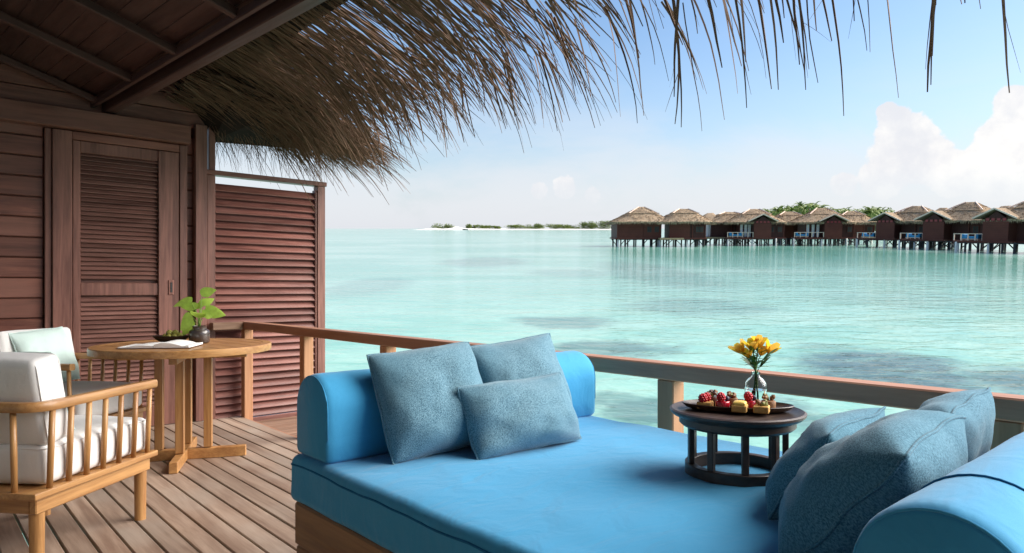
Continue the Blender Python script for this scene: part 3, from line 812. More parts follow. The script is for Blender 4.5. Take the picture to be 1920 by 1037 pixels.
def far_villa(label, px, base, rz, body, roof, wing=True, deck=None, deckside='wood', cap2=None, doors=(), pale=3, panel=None, floor=1.68, white_piles=()):
    p = sea_at(px, base)
    t = thing('overwater_villa', label, 'villa', p, rz, 'thatched villas on stilts across the lagoon', sea=True)
    bx0, bx1, by0, by1 = body
    MB().box(((bx0 + bx1) / 2, (by0 + by1) / 2, floor - 0.14), (bx1 - bx0 + 0.5, by1 - by0 + 0.4, 0.26)).build('floor_slab', 'far_wall', t)
    wm_ = MB().box(((bx0 + bx1) / 2, (by0 + by1) / 2, (floor + 4.9) / 2), (bx1 - bx0, by1 - by0, 4.9 - floor)).build('wall', 'far_wall_dark', t)
    if panel:
        for (a, b) in panel:
            for kz in range(9):
                MB().box(((a + b) / 2, by0 - 0.06, floor + 0.16 + kz * 0.31), (b - a, 0.08, 0.285)).build('wall_board', 'far_wall', t)
    rcx, rcy, hw, hd, z2, ridge = roof
    hw *= 1.10; hd *= 1.06; z2 -= 0.6
    rf = roof_mesh(hw, hd, 4.55, 6.15, z2, ridge, seed=px).build('roof', 'far_thatch', t, smooth=True, angle=0.9)
    rf.location = (rcx, rcy, 0)
    fr = fringe(hw - 0.02, hd - 0.02, 4.50, 700).build('thatch_fringe', 'far_thatch', rf, kind='stuff')
    sh = MB()
    for i in range(900):                      # loose leaf ends all over the slopes
        t_ = random.random(); a_ = random.uniform(0, 2 * math.pi); c_, s_ = math.cos(a_), math.sin(a_)
        kk = (abs(c_) ** 3.4 + abs(s_) ** 3.4) ** (-1 / 3.4)
        if t_ < 0.6:
            q_ = t_ / 0.6; f_ = 1 - 0.5 * q_; P_ = Vector((hw * f_ * c_ * kk, hd * f_ * s_ * kk, 4.67 + 1.48 * q_ ** 1.12)); D_ = Vector((c_ * 0.9, s_ * 0.9, -0.32))
        else:
            q_ = (t_ - 0.6) / 0.4; P_ = Vector(((hw * 0.485 * (1 - q_) + ridge / 2 * q_) * c_ * kk, (hd * 0.485 * (1 - q_) + 0.22 * q_) * s_ * kk, 6.25 + (z2 - 6.25) * q_ ** 0.92)); D_ = Vector((c_ * 0.75, s_ * 0.75, -0.55))
        w_ = random.uniform(0.04, 0.09); T_ = Vector((-s_, c_, 0)) * w_; L_ = random.uniform(0.3, 0.7)
        P_ = P_ + Vector((0, 0, 0.03))
        sh.raw([P_ - T_, P_ + T_, P_ + D_ * L_ + Vector((random.uniform(-.1, .1), 0, random.uniform(0.02, 0.12))), P_ + Vector((0, 0, -0.06))], [(0, 1, 2), (1, 3, 2), (3, 0, 2)])
    sh.build('loose_thatch', 'far_thatch', rf, kind='stuff')
    k = 0.49
    for sx in (-1, 1):
        for sy in (-1,):
            MB().tube([(sx * hw * k * 0.93, sy * hd * k * 0.93, 6.28), (sx * (hw * k * 0.45 + ridge / 4), sy * hd * k * 0.5, (6.28 + z2) / 2 + 0.08), (sx * ridge / 2, sy * 0.15, z2 + 0.03)], 0.11, 5).build('ridge_cap', 'far_trim', rf)
    MB().tube([(-hw * k, -hd * k * 1.0, 6.27), (hw * k, -hd * k * 1.0, 6.27)], 0.09, 5).build('ridge_cap', 'far_thatch', rf)
    if cap2:
        c2 = roof_mesh(cap2[2], cap2[3], 4.75, 5.9, cap2[4], 1.2, seed=px + 1).build('rear_roof', 'far_thatch', t, smooth=True, angle=0.9)
        c2.location = (cap2[0], cap2[1], 0.003)
    xs = [bx0, bx1]
    for x in (bx0 + 0.1, bx1 - 0.1, (bx0 + bx1) / 2 + 0.9):
        MB().box((x, by0 - 0.13, (floor + 4.7) / 2), (0.16, 0.14, 4.7 - floor)).build('corner_post', 'far_wall', t)
    for x in ((bx0 + bx1) / 2 + 1.9, bx1 - 0.9):
        wf = MB().box((x, by0 - 0.09, floor + 1.55), (0.95, 0.10, 1.25)).build('window', 'far_wall', t)
        for dx_ in (-0.21, 0.21): MB().box((x + dx_, by0 - 0.15, floor + 1.55), (0.36, 0.03, 1.05)).build('pane', 'far_pile', wf)
    if wing:
        ww, wy0, za, ze = 1.62, by0 - 2.3, 6.05, 4.35
        MB().box((0, (wy0 + by0) / 2 - 0.01, floor - 0.145), (2 * ww + 0.3, by0 - wy0 + 0.2, 0.25)).build('wing_floor', 'far_wall', t)
        wp = MB(); pr = [(-ww, floor), (ww, floor), (ww, ze + 0.15), (0, za - 0.25), (-ww, ze + 0.15)]
        wp.raw([(x, wy0 + 0.04, z) for x, z in pr] + [(x, by0 + 0.3, z) for x, z in pr],
               [(0, 1, 2, 3, 4), (9, 8, 7, 6, 5)] + [(i, i + 5, (i + 1) % 5 + 5, (i + 1) % 5) for i in range(5)])
        wp.build('wing_wall', 'far_wall_dark', t)
        for kz in range(9):
            MB().box((0, wy0, floor + 0.16 + kz * 0.30), (2 * ww - 0.02, 0.10, 0.275)).build('wall_board', 'far_wall', t)
        for i, x in enumerate((-1.05, -0.35, 0.35, 1.05)):
            fz = MB().box((x, wy0, 4.66), (0.56, 0.09, 0.46)).build('gable_window', 'far_wall', t)
            MB().box((x, wy0 - 0.05, 4.66), (0.38, 0.03, 0.30)).build('pane', 'far_glass', fz)
        oh = 2.75
        sl = (za - ze) / 2.3
        for s in (-1, 1):
            q = MB()
            P = [(0, wy0 - 0.55, za), (s * oh, wy0 - 0.55, za - oh * sl * 0.66), (s * oh, by0 + 1.2, za - oh * sl * 0.66), (0, by0 + 1.8, za)]
            quad_slab(q, P, 0.22); q.build('gable_thatch', 'far_thatch', t)
            MB().beam((0, wy0 - 0.60, za + 0.14), (s * oh * 1.02, wy0 - 0.60, za - oh * sl * 0.66 + 0.10), 0.08, 0.20).build('barge_board', 'far_trim', t)
        xs += [-ww, ww]
    dx0 = bx0
    if deck:
        a, b, y0d, y1d = deck
        dx0 = min(bx0, a)
        MB().box(((a + b) / 2, (y0d + y1d) / 2, floor - 0.17), (b - a, y1d - y0d, 0.30)).build('terrace', 'far_deck' if deckside == 'wood' else 'far_wall', t)
        if deckside != 'wood':
            n = max(3, int((b - a) / 0.95))
            for i in range(n + 1):
                MB().box((a + 0.08 + (b - a - 0.16) * i / n, y0d + 0.1, floor + 0.46), (0.13, 0.13, 0.92)).build('rail_post', 'far_trim', t)
            MB().box(((a + b) / 2, y0d + 0.1, floor + 0.96), (b - a, 0.15, 0.09)).build('top_rail', 'far_trim', t)
    for (a, b) in doors:
        dd = MB().box(((a + b) / 2, by0 - 0.10, floor + 1.30), (b - a, 0.08, 2.4)).build('white_door', 'far_white', t)
        MB().box(((a + b) / 2, by0 - 0.16, floor + 1.5), (0.06, 0.03, 1.9)).build('door_frame', 'far_trim', dd)
    # stilts and braces
    ylist = [by0 - (2.0 if wing else -0.3), by0 + 1.2, by1 - 0.4]
    xa, xb = dx0 + 0.2, bx1 - 0.2
    nx = max(4, int((xb - xa) / 1.5))
    for r, yy in enumerate(ylist):
        for i in range(nx + 1):
            x = xa + (xb - xa) * i / nx + random.uniform(-.25, .25)
            pal = (r == 0 and i % pale == 0)
            rad = random.uniform(0.11, 0.16) * (1.35 if pal else 1)
            MB().tube([(x, yy, -2.0), (x + random.uniform(-.05, .05), yy, floor - 0.2)], rad, 7).build('pile', 'far_pile_pale' if pal else 'far_pile', t, smooth=True)
            if random.random() < 0.42:
                MB().beam((x, yy + 0.15, 0.25), (x + random.choice((-1, 1)) * random.uniform(0.9, 1.5), yy + 0.15, floor - 0.3), 0.13, 0.13).build('brace', 'far_pile', t)
        MB().box(((xa + xb) / 2, yy, floor - 0.34), (xb - xa + 0.4, 0.2, 0.16)).build('bearer', 'far_pile', t)
    return t

def lounger(label, parent_px, base, rz, off, n=3):
    """a blue day bed on a far terrace"""
    p = sea_at(parent_px, base); M = Matrix.Rotation(rz, 3, 'Z')
    q = Vector(p) + M @ Vector(off)
    t = thing('far_daybed', label, 'daybed', q, rz, 'blue daybeds on the far terraces', sea=True)
    MB().box((0, 0, 0.20), (2.3, 1.4, 0.10)).build('frame', 'far_trim', t)
    for sx in (-1, 1):
        for sy in (-1, 1): MB().box((sx * 1.05, sy * 0.6, 0.08), (0.12, 0.12, 0.16)).build('leg', 'far_trim', t)
    rounded_box((2.25, 1.4, 0.34), 0.08, n=2).build('mattress', 'far_blue', t, smooth=True).location = (0, 0, 0.42)
    for s in (-1, 1):
        rounded_box((0.36, 1.4, 0.36), 0.15, n=2).build('bolster', 'far_blue', t, smooth=True).location = (s * 0.95, 0, 0.74)

R0 = R(-8)
far_villa('leftmost thatched villa with long plain red wall at the end of the row', 1195, 462.5, R(2), (-3.9, 4.5, 0, 6), (1.3, 3.0, 5.5, 4.3, 8.1, 1.0), wing=False, pale=5, panel=[(-3.9, 4.5)])
far_villa('second thatched villa from the left with pale terrace edge below its wall', 1277, 463, R(-3), (-2.1, 4.6, 0.6, 6), (1.0, 3.6, 4.7, 4.2, 7.7, 1.6), wing=False, deck=(-4.0, 0.3, -1.0, 2.0), pale=3, panel=[(-2.1, 1.7)])
far_villa('low thatched villa with a white curtained opening, third from the left', 1352, 460, R(-6), (-2.0, 4.6, 1.5, 7), (2.4, 4.5, 5.0, 4.2, 7.4, 1.8), wing=False, deck=(-4.5, 3.2, -0.5, 2.2), pale=4, doors=((-3.0, -2.3), (-2.1, -1.8)), cap2=(-1.5, 4.6, 3.4, 3.6, 6.6))
far_villa('gabled thatched villa with white doors, left of the palm grove', 1426, 461, R0, (-4.0, 4.6, 0.9, 6.5), (-0.6, 3.8, 5.4, 4.6, 7.9, 1.8), deck=(-6.6, -1.65, -1.3, 1.0), deckside='red', doors=((-3.9, -3.35), (-3.0, -2.5), (-2.3, -1.8)))
far_villa('plain thatched villa standing between the two gabled villas with white doors', 1490, 459, R(-8), (-2.4, 3.2, 2.2, 7.5), (-0.3, 4.6, 4.6, 4.2, 7.6, 1.6), wing=False, pale=4, panel=[(-2.3, 0.2)])
far_villa('gabled thatched villa with white doors in front of the palm grove', 1557, 461, R0, (-4.6, 4.6, 0.9, 6.5), (-0.8, 3.8, 5.6, 4.6, 8.1, 1.9), deck=(-7.2, -1.65, -1.3, 1.0), deckside='red', doors=((-4.5, -3.9), (-3.4, -2.9), (-2.5, -2.0)))
far_villa('plain thatched villa just right of the palm grove', 1612, 459, R(-10), (-2.6, 3.4, 2.0, 7.5), (-0.6, 4.6, 4.7, 4.2, 7.7, 1.5), wing=False, deck=(0.6, 3.4, 0.5, 2.5), pale=4, panel=[(-0.9, 1.3)])
far_villa('gabled thatched villa with double peak, third from the right', 1666, 464, R(-55), (-2.0, 8.4, 0.8, 6.6), (3.0, 3.6, 5.4, 4.6, 8.0, 1.4), deck=(-5.2, -1.65, -1.3, 1.0), deckside='red', cap2=(6.6, 5.0, 3.6, 3.6, 7.0), panel=None)
far_villa('gabled thatched villa with double peak, second from the right', 1757, 468, R(-58), (-2.0, 8.6, 0.8, 6.6), (3.0, 3.6, 5.5, 4.7, 8.2, 1.4), deck=(-5.4, -1.65, -1.3, 1.0), deckside='red', cap2=(7.4, 5.0, 3.6, 3.4, 6.9), panel=None)
far_villa('large gabled thatched villa at the right end of the row', 1874, 474, R(-60), (-2.0, 8.8, 0.8, 6.6), (3.0, 3.6, 5.6, 4.8, 8.2, 1.4), deck=(-5.6, -1.65, -1.3, 1.0), deckside='red', panel=None)
for (nm, px, base, rz, off) in (
        ('on the terrace of the gabled villa left of the palm grove', 1426, 461, R0, (-4.9, -0.2, 1.68)),
        ('on the terrace of the gabled villa before the palm grove', 1557, 461, R0, (-5.6, -0.2, 1.68)),
        ('on the terrace of the third villa from the right', 1666, 464, R(-55), (-3.4, -0.2, 1.68)),
        ('on the terrace of the second villa from the right', 1757, 468, R(-58), (-3.5, -0.2, 1.68)),
        ('on the terrace of the rightmost villa', 1874, 474, R(-60), (-3.6, -0.2, 1.68))):
    lounger('blue cushioned daybed ' + nm, px, base, rz, off)

# jetty linking the villas
j = thing('boardwalk', 'timber boardwalk on stilts linking the far villas', 'boardwalk', sea_at(1450, 457.5), R(-6), sea=True)
MB().box((0, 0, 1.40), (30, 1.8, 0.22)).build('walkway', 'far_deck', j)
for i in range(14):
    for yy in (-0.7, 0.7): MB().tube([(-14.5 + i * 2.2, yy, -2), (-14.5 + i * 2.2, yy, 1.3)], 0.13, 6).build('pile', 'far_pile', j, smooth=True)

# ------------------------------------------------------------------ islands, palms and bushes
def leaf_mass(rx, ry, rz_, n, size, seed, lump=0.35):
    r = random.Random(seed); m = MB()
    lobes = [(r.uniform(-.6, .6) * rx, r.uniform(-.6, .6) * ry, r.uniform(0.1, 0.75) * rz_, r.uniform(0.3, 0.6)) for _ in range(9)]
    for i in range(n):
        lx, ly, lz, s = lobes[r.randrange(9)]
        v = Vector((r.gauss(0, 1), r.gauss(0, 1), r.gauss(0, 1))).normalized() * (r.random() ** 0.4)
        p = Vector((lx + v.x * rx * s, ly + v.y * ry * s, max(0.05, lz + v.z * rz_ * s * 0.8)))
        a = Vector((r.gauss(0, 1), r.gauss(0, 1), r.gauss(0, .6))).normalized() * size * r.uniform(.6, 1.3)
        b = Vector((r.gauss(0, 1), r.gauss(0, 1), r.gauss(0, .6))).normalized() * size * r.uniform(.4, .9)
        m.raw([p - a, p + b, p + a, p - b], [(0, 1, 2, 3)])
    return m

def palm_crown(seed, L=3.4):
    r = random.Random(seed); m = MB()
    for k in range(19):
        a = 2 * math.pi * k / 19 + r.uniform(-.2, .2); el = r.uniform(-0.35, 1.25)
        d = Vector((math.cos(a) * math.cos(el), math.sin(a) * math.cos(el), math.sin(el)))
        pts = strand_pts((0, 0, 0), d, L * r.uniform(.8, 1.1), 0.42, 6, 0.01, r)
        for i in range(1, 7):
            c = pts[i]; dd = (pts[i] - pts[i - 1]).normalized(); sd = dd.cross(Vector((0, 0, 1))).normalized()
            w = L * 0.20 * (1 - (i / 7.5) ** 2) + 0.12
            for s in (-1, 1):
                e = c + sd * s * w + dd * 0.42 + Vector((0, 0, -0.30 * w * 2))
                m.raw([pts[i - 1], c, e], [(0, 1, 2)])
                m.raw([pts[i - 1].lerp(c, .5), c.lerp(e, 0.2), pts[i - 1].lerp(c, .5) + sd * s * w * 0.9 + Vector((0, 0, -0.5 * w))], [(0, 1, 2)])
    return m.mesh('crown')
crowns = [palm_crown(s) for s in (1, 2, 3, 4)]
trunks = []
for s in range(3):
    r = random.Random(50 + s); b = r.uniform(-0.8, 0.8)
    trunks.append(MB().tube([(0, 0, -1), (b * .3, 0.1, 3), (b * .7, 0.2, 6), (b, 0.2, 8.0)], [0.22, 0.17, 0.14, 0.11], 6).mesh('trunk', smooth=True))
tops = [(random.Random(50 + s).uniform(-0.8, 0.8), 0.2, 8.0) for s in range(3)]
isl = thing('palm_island', 'low green island with palms behind the villas', None, sea_at(1560, 442), 0, kind='structure', sea=True)
ig = MB()
ring = [(62 * math.cos(a) * (1 + .12 * math.sin(3 * a)), 22 * math.sin(a) * (1 + .1 * math.cos(2 * a))) for a in [2 * math.pi * i / 40 for i in range(40)]]
ig.raw([(x, y + 20, -0.6) for x, y in ring] + [(x * .9, y * .85 + 20, 0.7) for x, y in ring] + [(0, 20, 1.2)],
       [(i, (i + 1) % 40, 40 + (i + 1) % 40, 40 + i) for i in range(40)] + [(40 + i, 40 + (i + 1) % 40, 80) for i in range(40)])
ig.build('sand_ground', 'sand', isl, smooth=True)
def outline(px):                              # top of the grove in photograph rows
    pts = [(1380, 402), (1440, 397), (1460, 390), (1480, 386), (1500, 381), (1520, 382), (1540, 385), (1560, 391), (1580, 389), (1600, 395), (1625, 394), (1645, 389), (1662, 395), (1700, 400)]
    for (a, ya), (b, yb) in zip(pts, pts[1:]):
        if a <= px <= b: return ya + (yb - ya) * (px - a) / (b - a)
    return 400
PR = random.Random(5)
ntree = 0
place_words = {0: 'left', 1: 'middle', 2: 'right'}
for k in range(36):
    px = 1428 + 238 * (k + PR.uniform(0.1, 0.9)) / 36; row = k % 2
    yb = (443.5, 441.5, 440.0)[row] + PR.uniform(-.5, .5)
    g0 = sea_at(px, yb); dist = g0.y
    top = (428.5 - outline(px)) / FPX * dist + 3.4 + 0.4 - PR.uniform(0, 2.2)
    if top < 5: top = 5
    s = PR.randrange(3); sc = top / 9.2
    t = thing('palm_tree', 'coconut palm in the green grove rising behind the thatched villas', 'palm', (g0.x, g0.y, 0.5), PR.uniform(0, 6.28), 'palms behind the villas', sea=True)
    tr = put('trunk', trunks[s], 'bark', t); tr.scale = (1, 1, sc)
    cr = put('crown', crowns[PR.randrange(4)], 'palm_green', t, loc=(tops[s][0], tops[s][1], 8.0 * sc)); 
    f = PR.uniform(0.9, 1.25); cr.scale = (f, f, f)
ORD = 'leftmost second third fourth fifth sixth seventh eighth rightmost'.split()
for k, (px, w) in enumerate(((1450, 7), (1480, 8), (1505, 8), (1530, 8), (1555, 7), (1585, 6), (1615, 7), (1642, 7), (1662, 6))):
    g0 = sea_at(px, 441.0)
    h = ((428.5 - outline(px)) / FPX * g0.y + 2.6) * 0.76
    t = thing('grove_tree', ('%s of the broad leafy trees in the palm grove' if k in (0, 8) else '%s from the left of the broad leafy trees in the grove') % ORD[k], 'tree', (g0.x, g0.y, 0.4), 0, 'leafy trees in the grove', sea=True)
    MB().tube([(0, 0, -0.8), (0.2, 0, h * 0.6)], [0.35, 0.2], 6).build('trunk', 'bark', t, smooth=True)
    leaf_mass(w * 1.1, 4.5, h, 2600, 0.62, k + 20).build('crown', 'bush_green', t).location = (0, 0, h * 0.22)

# sandbank on the horizon
DS = 1700.0
sb = thing('sandbank', 'white sandbank on the horizon left of the villas', None, (0, DS, 0), 0, kind='structure', sea=True)
def sx_(px): return (px - CX) / FPX * DS / math.cos(TILT)
prof = [(770, 0), (790, 1.2), (805, 3.0), (818, 4.2), (832, 3.2), (845, 4.4), (856, 6.6), (866, 4.5), (890, 3.4), (920, 2.8), (960, 2.6), (1000, 2.7), (1050, 2.8), (1100, 2.6), (1150, 2.4), (1190, 2.0), (1210, 0)]
dn = MB(); NN = 90; rows = 9
for jx in range(NN + 1):
    px = 770 + (1210 - 770) * jx / NN
    for (a, ya), (b, yb) in zip(prof, prof[1:]):
        if a <= px <= b: hh = ya + (yb - ya) * (px - a) / (b - a)
    for ry in range(rows):
        s = math.sin(math.pi * ry / (rows - 1)) ** 0.8
        hz_ = hh * s * (1 + 0.25 * mnoise.noise(Vector((px * .08, ry * .6, 0)))) - 0.3
        dn.v.append((sx_(px), -40 + 80 * ry / (rows - 1), hz_ * 1.35))
for jx in range(NN):
    for ry in range(rows - 1):
        a = jx * rows + ry
        dn.f.append((a, a + rows, a + rows + 1, a + 1))
dn.build('sand', 'sand', sb, smooth=True)
for k, (a, b, top, dark, words) in enumerate((
        (816, 846, 419.5, 0, 'round green shrub on the left end of the sandbank'),
        (876, 893, 420, 0, 'small round green shrub on the middle of the sandbank'),
        (893, 930, 422, 0, 'low long green shrub right of the small round one on the sandbank'),
        (926, 938, 422.5, 1, 'tiny dark shrub at the middle of the sandbank beach'),
        (956, 992, 422, 0, 'low yellow green bush row on the right half of the sandbank'),
        (988, 1016, 418.5, 0, 'taller bush standing right of the low bush row on the sandbank'),
        (1026, 1062, 419.5, 1, 'dark green thicket left in the wooded end of the sandbank'),
        (1058, 1092, 419, 1, 'dark green thicket middle in the wooded end of the sandbank'),
        (1086, 1110, 416, 1, 'dark green trees right of the thickets on the sandbank'),
        (1102, 1132, 413, 1, 'tall dark green trees beside the leftmost villa'),
        (1126, 1162, 414, 1, 'dark green trees partly behind the leftmost villa roof'))):
    w = (b - a) / FPX * DS; h = (430.8 - top) / FPX * DS
    t = thing('shore_shrub', words, 'shrub', (sx_((a + b) / 2), DS - 8, 1.2), 0, 'greenery on the sandbank', sea=True)
    leaf_mass(w * 0.74, 10, h * 0.95, 1300, 1.5, 70 + k).build('foliage', 'palm_green' if dark else 'bush_green', t)
    MB().tube([(0, 0, -2), (0.5, 0, h * 0.6)], [0.5, 0.3], 6).build('stem', 'bark', t)
boat = thing('moored_boat', 'small dark low boat moored off the sandbank', 'boat', (sx_(876), DS - 70, 0), 0, sea=True)
hull = MB(); hp_ = [(-7, 0), (-6, -1.6), (5, -1.7), (8, 0), (5, 1.7), (-6, 1.6)]
hull.raw([(x * .85, y * .7, -0.3) for x, y in hp_] + [(x, y, 1.7 + 0.5 * (x > 6)) for x, y in hp_], [(5, 4, 3, 2, 1, 0), (6, 7, 8, 9, 10, 11)] + [(i, (i + 1) % 6, (i + 1) % 6 + 6, i + 6) for i in range(6)])
hull.build('hull', 'hull', boat); MB().box((-1.5, 0, 2.1), (5, 2.4, 1.0)).build('cabin', 'hull', boat, bevel=0.1)

# ------------------------------------------------------------------ day bed
MZ = 0.62
bed = thing('daybed', 'large bright blue upholstered daybed on a timber base along the railing', 'daybed', (1.540, 1.10, 0))
BW, BL = 1.235, 2.02                                   # across (x) and along (y)
fr = MB().box((-0.570, 0, 0.405), (0.085, 1.96, 0.135)).build('side_rail', 'bed_timber', bed, bevel=0.006)
MB().box((0.570, 0, 0.405), (0.085, 1.96, 0.135)).build('side_rail', 'bed_timber', bed, bevel=0.006)
MB().box((0, 0.936, 0.404), (1.054, 0.085, 0.132)).build('end_rail', 'bed_timber', bed, bevel=0.006)
MB().box((0, -0.936, 0.404), (1.054, 0.085, 0.132)).build('end_rail', 'bed_timber', bed, bevel=0.006)
lg = MB().box((0, 0, 0), (0.083, 0.11, 0.337)).mesh('leg', bevel=0.006)
for sx in (-1, 1):
    for sy in (-1, 1):
        put('leg', lg, 'bed_timber', bed, loc=(sx * 0.569, sy * 0.918, 0.169))
        MB().raw([(sx * 0.569 + dx_, sy * (0.862 - yy), zz) for dx_ in (-0.03, 0.03) for (yy, zz) in ((0, 0.336), (0.11, 0.336), (0.085, 0.30), (0, 0.17))],
                 [(0, 1, 2, 3), (7, 6, 5, 4), (0, 4, 5, 1), (1, 5, 6, 2), (2, 6, 7, 3), (3, 7, 4, 0)]).build('corner_brace', 'bed_timber', bed)
for i in range(9):
    MB().box((0, -0.84 + i * 0.21, 0.455), (1.05, 0.07, 0.02)).build('slat', 'bed_timber', bed)
mat_ = rounded_box((BW, BL, 0.150), 0.028, (0.0, 0.0, 0.012), n=30, wob=0.0075, seed=2.0)
mo = mat_.build('mattress', 'blue_canvas', bed, smooth=True)
mo.location = (0, 0, 0.545)
def loop_pts(hx, hy, z, r, n=6):
    out = []
    for (cx_, cy_, a0) in ((hx - r, hy - r, 0), (-hx + r, hy - r, 90), (-hx + r, -hy + r, 180), (hx - r, -hy + r, 270)):
        for i in range(n + 1):
            a = R(a0 + 90 * i / n); out.append((cx_ + r * math.cos(a), cy_ + r * math.sin(a), z))
    out.append(out[0]); return out
sp_ = []
lp_ = [Vector(p_) for p_ in loop_pts(BW / 2 + 0.0005, BL / 2 + 0.0005, 0.046, 0.03)]
for a_, b_ in zip(lp_, lp_[1:]):
    n_ = max(1, int((b_ - a_).length / 0.03))
    sp_ += [a_.lerp(b_, i_ / n_) for i_ in range(n_)]
sp_ = [p_ + wobble(p_, 0.0075, 2.0) for p_ in sp_]
MB().tube(sp_ + [sp_[0]], 0.0030, 5, cap=False).build('seam', 'seam', mo, smooth=True)

def bolster(label, y, face):
    """D-section bolster lying across the bed; face = +1 when its flat front looks to +y"""
    LX = BW - 0.03
    w, h = 0.215, 0.262
    prof = []
    n = 20
    for i in range(n + 1):
        a = math.pi * i / n
        prof.append((-math.cos(a) * w / 2, h - w / 2 * 0.98 + math.sin(a) * w / 2 * 0.98))
    prof = [(-w / 2 + 0.012, 0.0), (-w / 2 + 0.002, 0.012)] + [(-w / 2, 0.07)] + prof + [(w / 2, 0.07), (w / 2 - 0.002, 0.012), (w / 2 - 0.012, 0.0)]
    m = MB(); N = 34; k = len(prof); cy0 = h * 0.47
    for i in range(N + 1):
        t = -1 + 2 * i / N
        t = math.copysign(1 - (1 - abs(t)) ** 1.5, t)
        e = 1 - abs(t); x = t * LX / 2
        er = min(1.0, e * LX / 2 / 0.030)
        s = 1 - 0.085 * (1 - math.sqrt(max(0, 1 - (1 - er) ** 2)))
        for (py_, pz_) in prof:
            wv = mnoise.noise(Vector((x * 6, py_ * 9, pz_ * 9 + y * 3))) * 0.007 + mnoise.noise(Vector((x * 17, py_ * 14, pz_ * 6 + y))) * 0.004
            m.v.append((x, py_ * s * (1 + wv * 2), max(0.0, cy0 + (pz_ - cy0) * s) * (1 + wv)))
    for i in range(N):
        for j_ in range(k):
            j2 = (j_ + 1) % k
            m.f.append((i * k + j_, i * k + j2, (i + 1) * k + j2, (i + 1) * k + j_))
    m.f.append(tuple(range(k))); m.f.append(tuple(N * k + q for q in range(k - 1, -1, -1)))
    o = m.build('bolster', 'blue_canvas', None, smooth=True, weld=True, angle=1.0)
    o.location = (1.540, y, MZ + 0.002)
    tag(o, label, 'bolster')
    for xs_ in (-LX / 2 + 0.005, LX / 2 - 0.005):
        MB().tube([(xs_ , p_[0] * 0.952, p_[1] * 0.962 + 0.004) for p_ in prof[2:-2]], 0.0022, 5).build('piping', 'blue_canvas', o, smooth=True)
    for xs_ in ((-0.28,) if face < 0 else (-0.40,)):
        MB().tube([(xs_, p_[0] * 1.004, p_[1] * 1.002) for p_ in prof[2:-2]], 0.0018, 5).build('seam', 'seam', o, smooth=True)
    return o
bolster('blue bolster behind the three pillows at the left end of the daybed', 1.985, -1)
bolster('blue bolster at the near right end of the daybed', 0.275, 1)

# pillows at the left end
pillow('pillow', 'large square heathered blue pillow at the left leaning on the bolster', 'pillow', 0.405, 0.365, 0.185, 'heather_weave', (1.285, 1.745, MZ + 0.004), R(-96), 23, -4, 3, 'heathered blue pillows')
pillow('pillow', 'square heathered blue pillow leaning behind the small oblong one', 'pillow', 0.40, 0.365, 0.175, 'heather_weave', (1.685, 1.765, MZ + 0.004), R(-97), 20, -5, 5, 'heathered blue pillows')
pillow('pillow', 'small oblong heathered blue pillow in front of two square pillows', 'pillow', 0.445, 0.25, 0.155, 'heather_weave', (1.515, 1.598, MZ + 0.003), R(-97), 27, -3, 8, 'heathered blue pillows')
# pillows at the right end
pillow('pillow', 'oblong blue pillow standing nearest the black tray table', 'pillow', 0.43, 0.265, 0.165, 'velvet_weave', (1.655, 0.785, MZ + 0.003), R(97), 32, 2, 12, 'velvety blue pillows')
pillow('pillow', 'big square blue pillow in the right foreground', 'pillow', 0.46, 0.345, 0.225, 'velvet_weave', (1.440, 0.645, MZ + 0.003), R(96), 41, 2, 15, 'velvety blue pillows')
pillow('pillow', 'square blue pillow farthest back against the right bolster', 'pillow', 0.42, 0.295, 0.17, 'velvet_weave', (1.955, 0.635, MZ + 0.003), R(94), 27, 3, 18, 'velvety blue pillows')

# ------------------------------------------------------------------ black tray table with pastries and flowers
TC = Vector((1.738, 1.008, MZ + 0.006))
tt = thing('tray_table', 'round black wooden tray table standing on the blue mattress', 'table', TC)
MB().lathe([(0.140, 0.0), (0.140, 0.036), (0.115, 0.036), (0.115, 0.0)], 56, closed=True).build('base_ring', 'ebony', tt, bevel=0.002, smooth=True, angle=0.5)
for i in range(9):
    a = R(20 + i * 40)
    MB().box((0.1275 * math.cos(a), 0.1275 * math.sin(a), 0.0885), (0.016, 0.018, 0.107), Matrix.Rotation(a, 3, 'Z')).build('upright', 'ebony', tt, bevel=0.002)
MB().lathe([(0.113, 0.140), (0.148, 0.140), (0.156, 0.147), (0.156, 0.163), (0.173, 0.170), (0.181, 0.178), (0.182, 0.184), (0.176, 0.187), (0.163, 0.182), (0.154, 0.1785), (0.0, 0.178)], 72).build('tray_top', 'ebony', tt, smooth=True, angle=0.6)
PZ = TC.z + 0.1785
pl = thing('serving_plate', 'oval dark wooden serving plate on the black tray table', 'plate', lvl(1382, 768.5, PZ + 0.001), R(-54))
MB().lathe([(0.0, 0.0), (0.80, 0.0), (0.92, 0.006), (1.0, 0.017), (0.985, 0.0185), (0.90, 0.010), (0.80, 0.0065), (0.0, 0.006)], 64, sx=0.152, sy=0.072).build('dish', 'tray_timber', pl, smooth=True, angle=0.9)
DZ = PZ + 0.0078

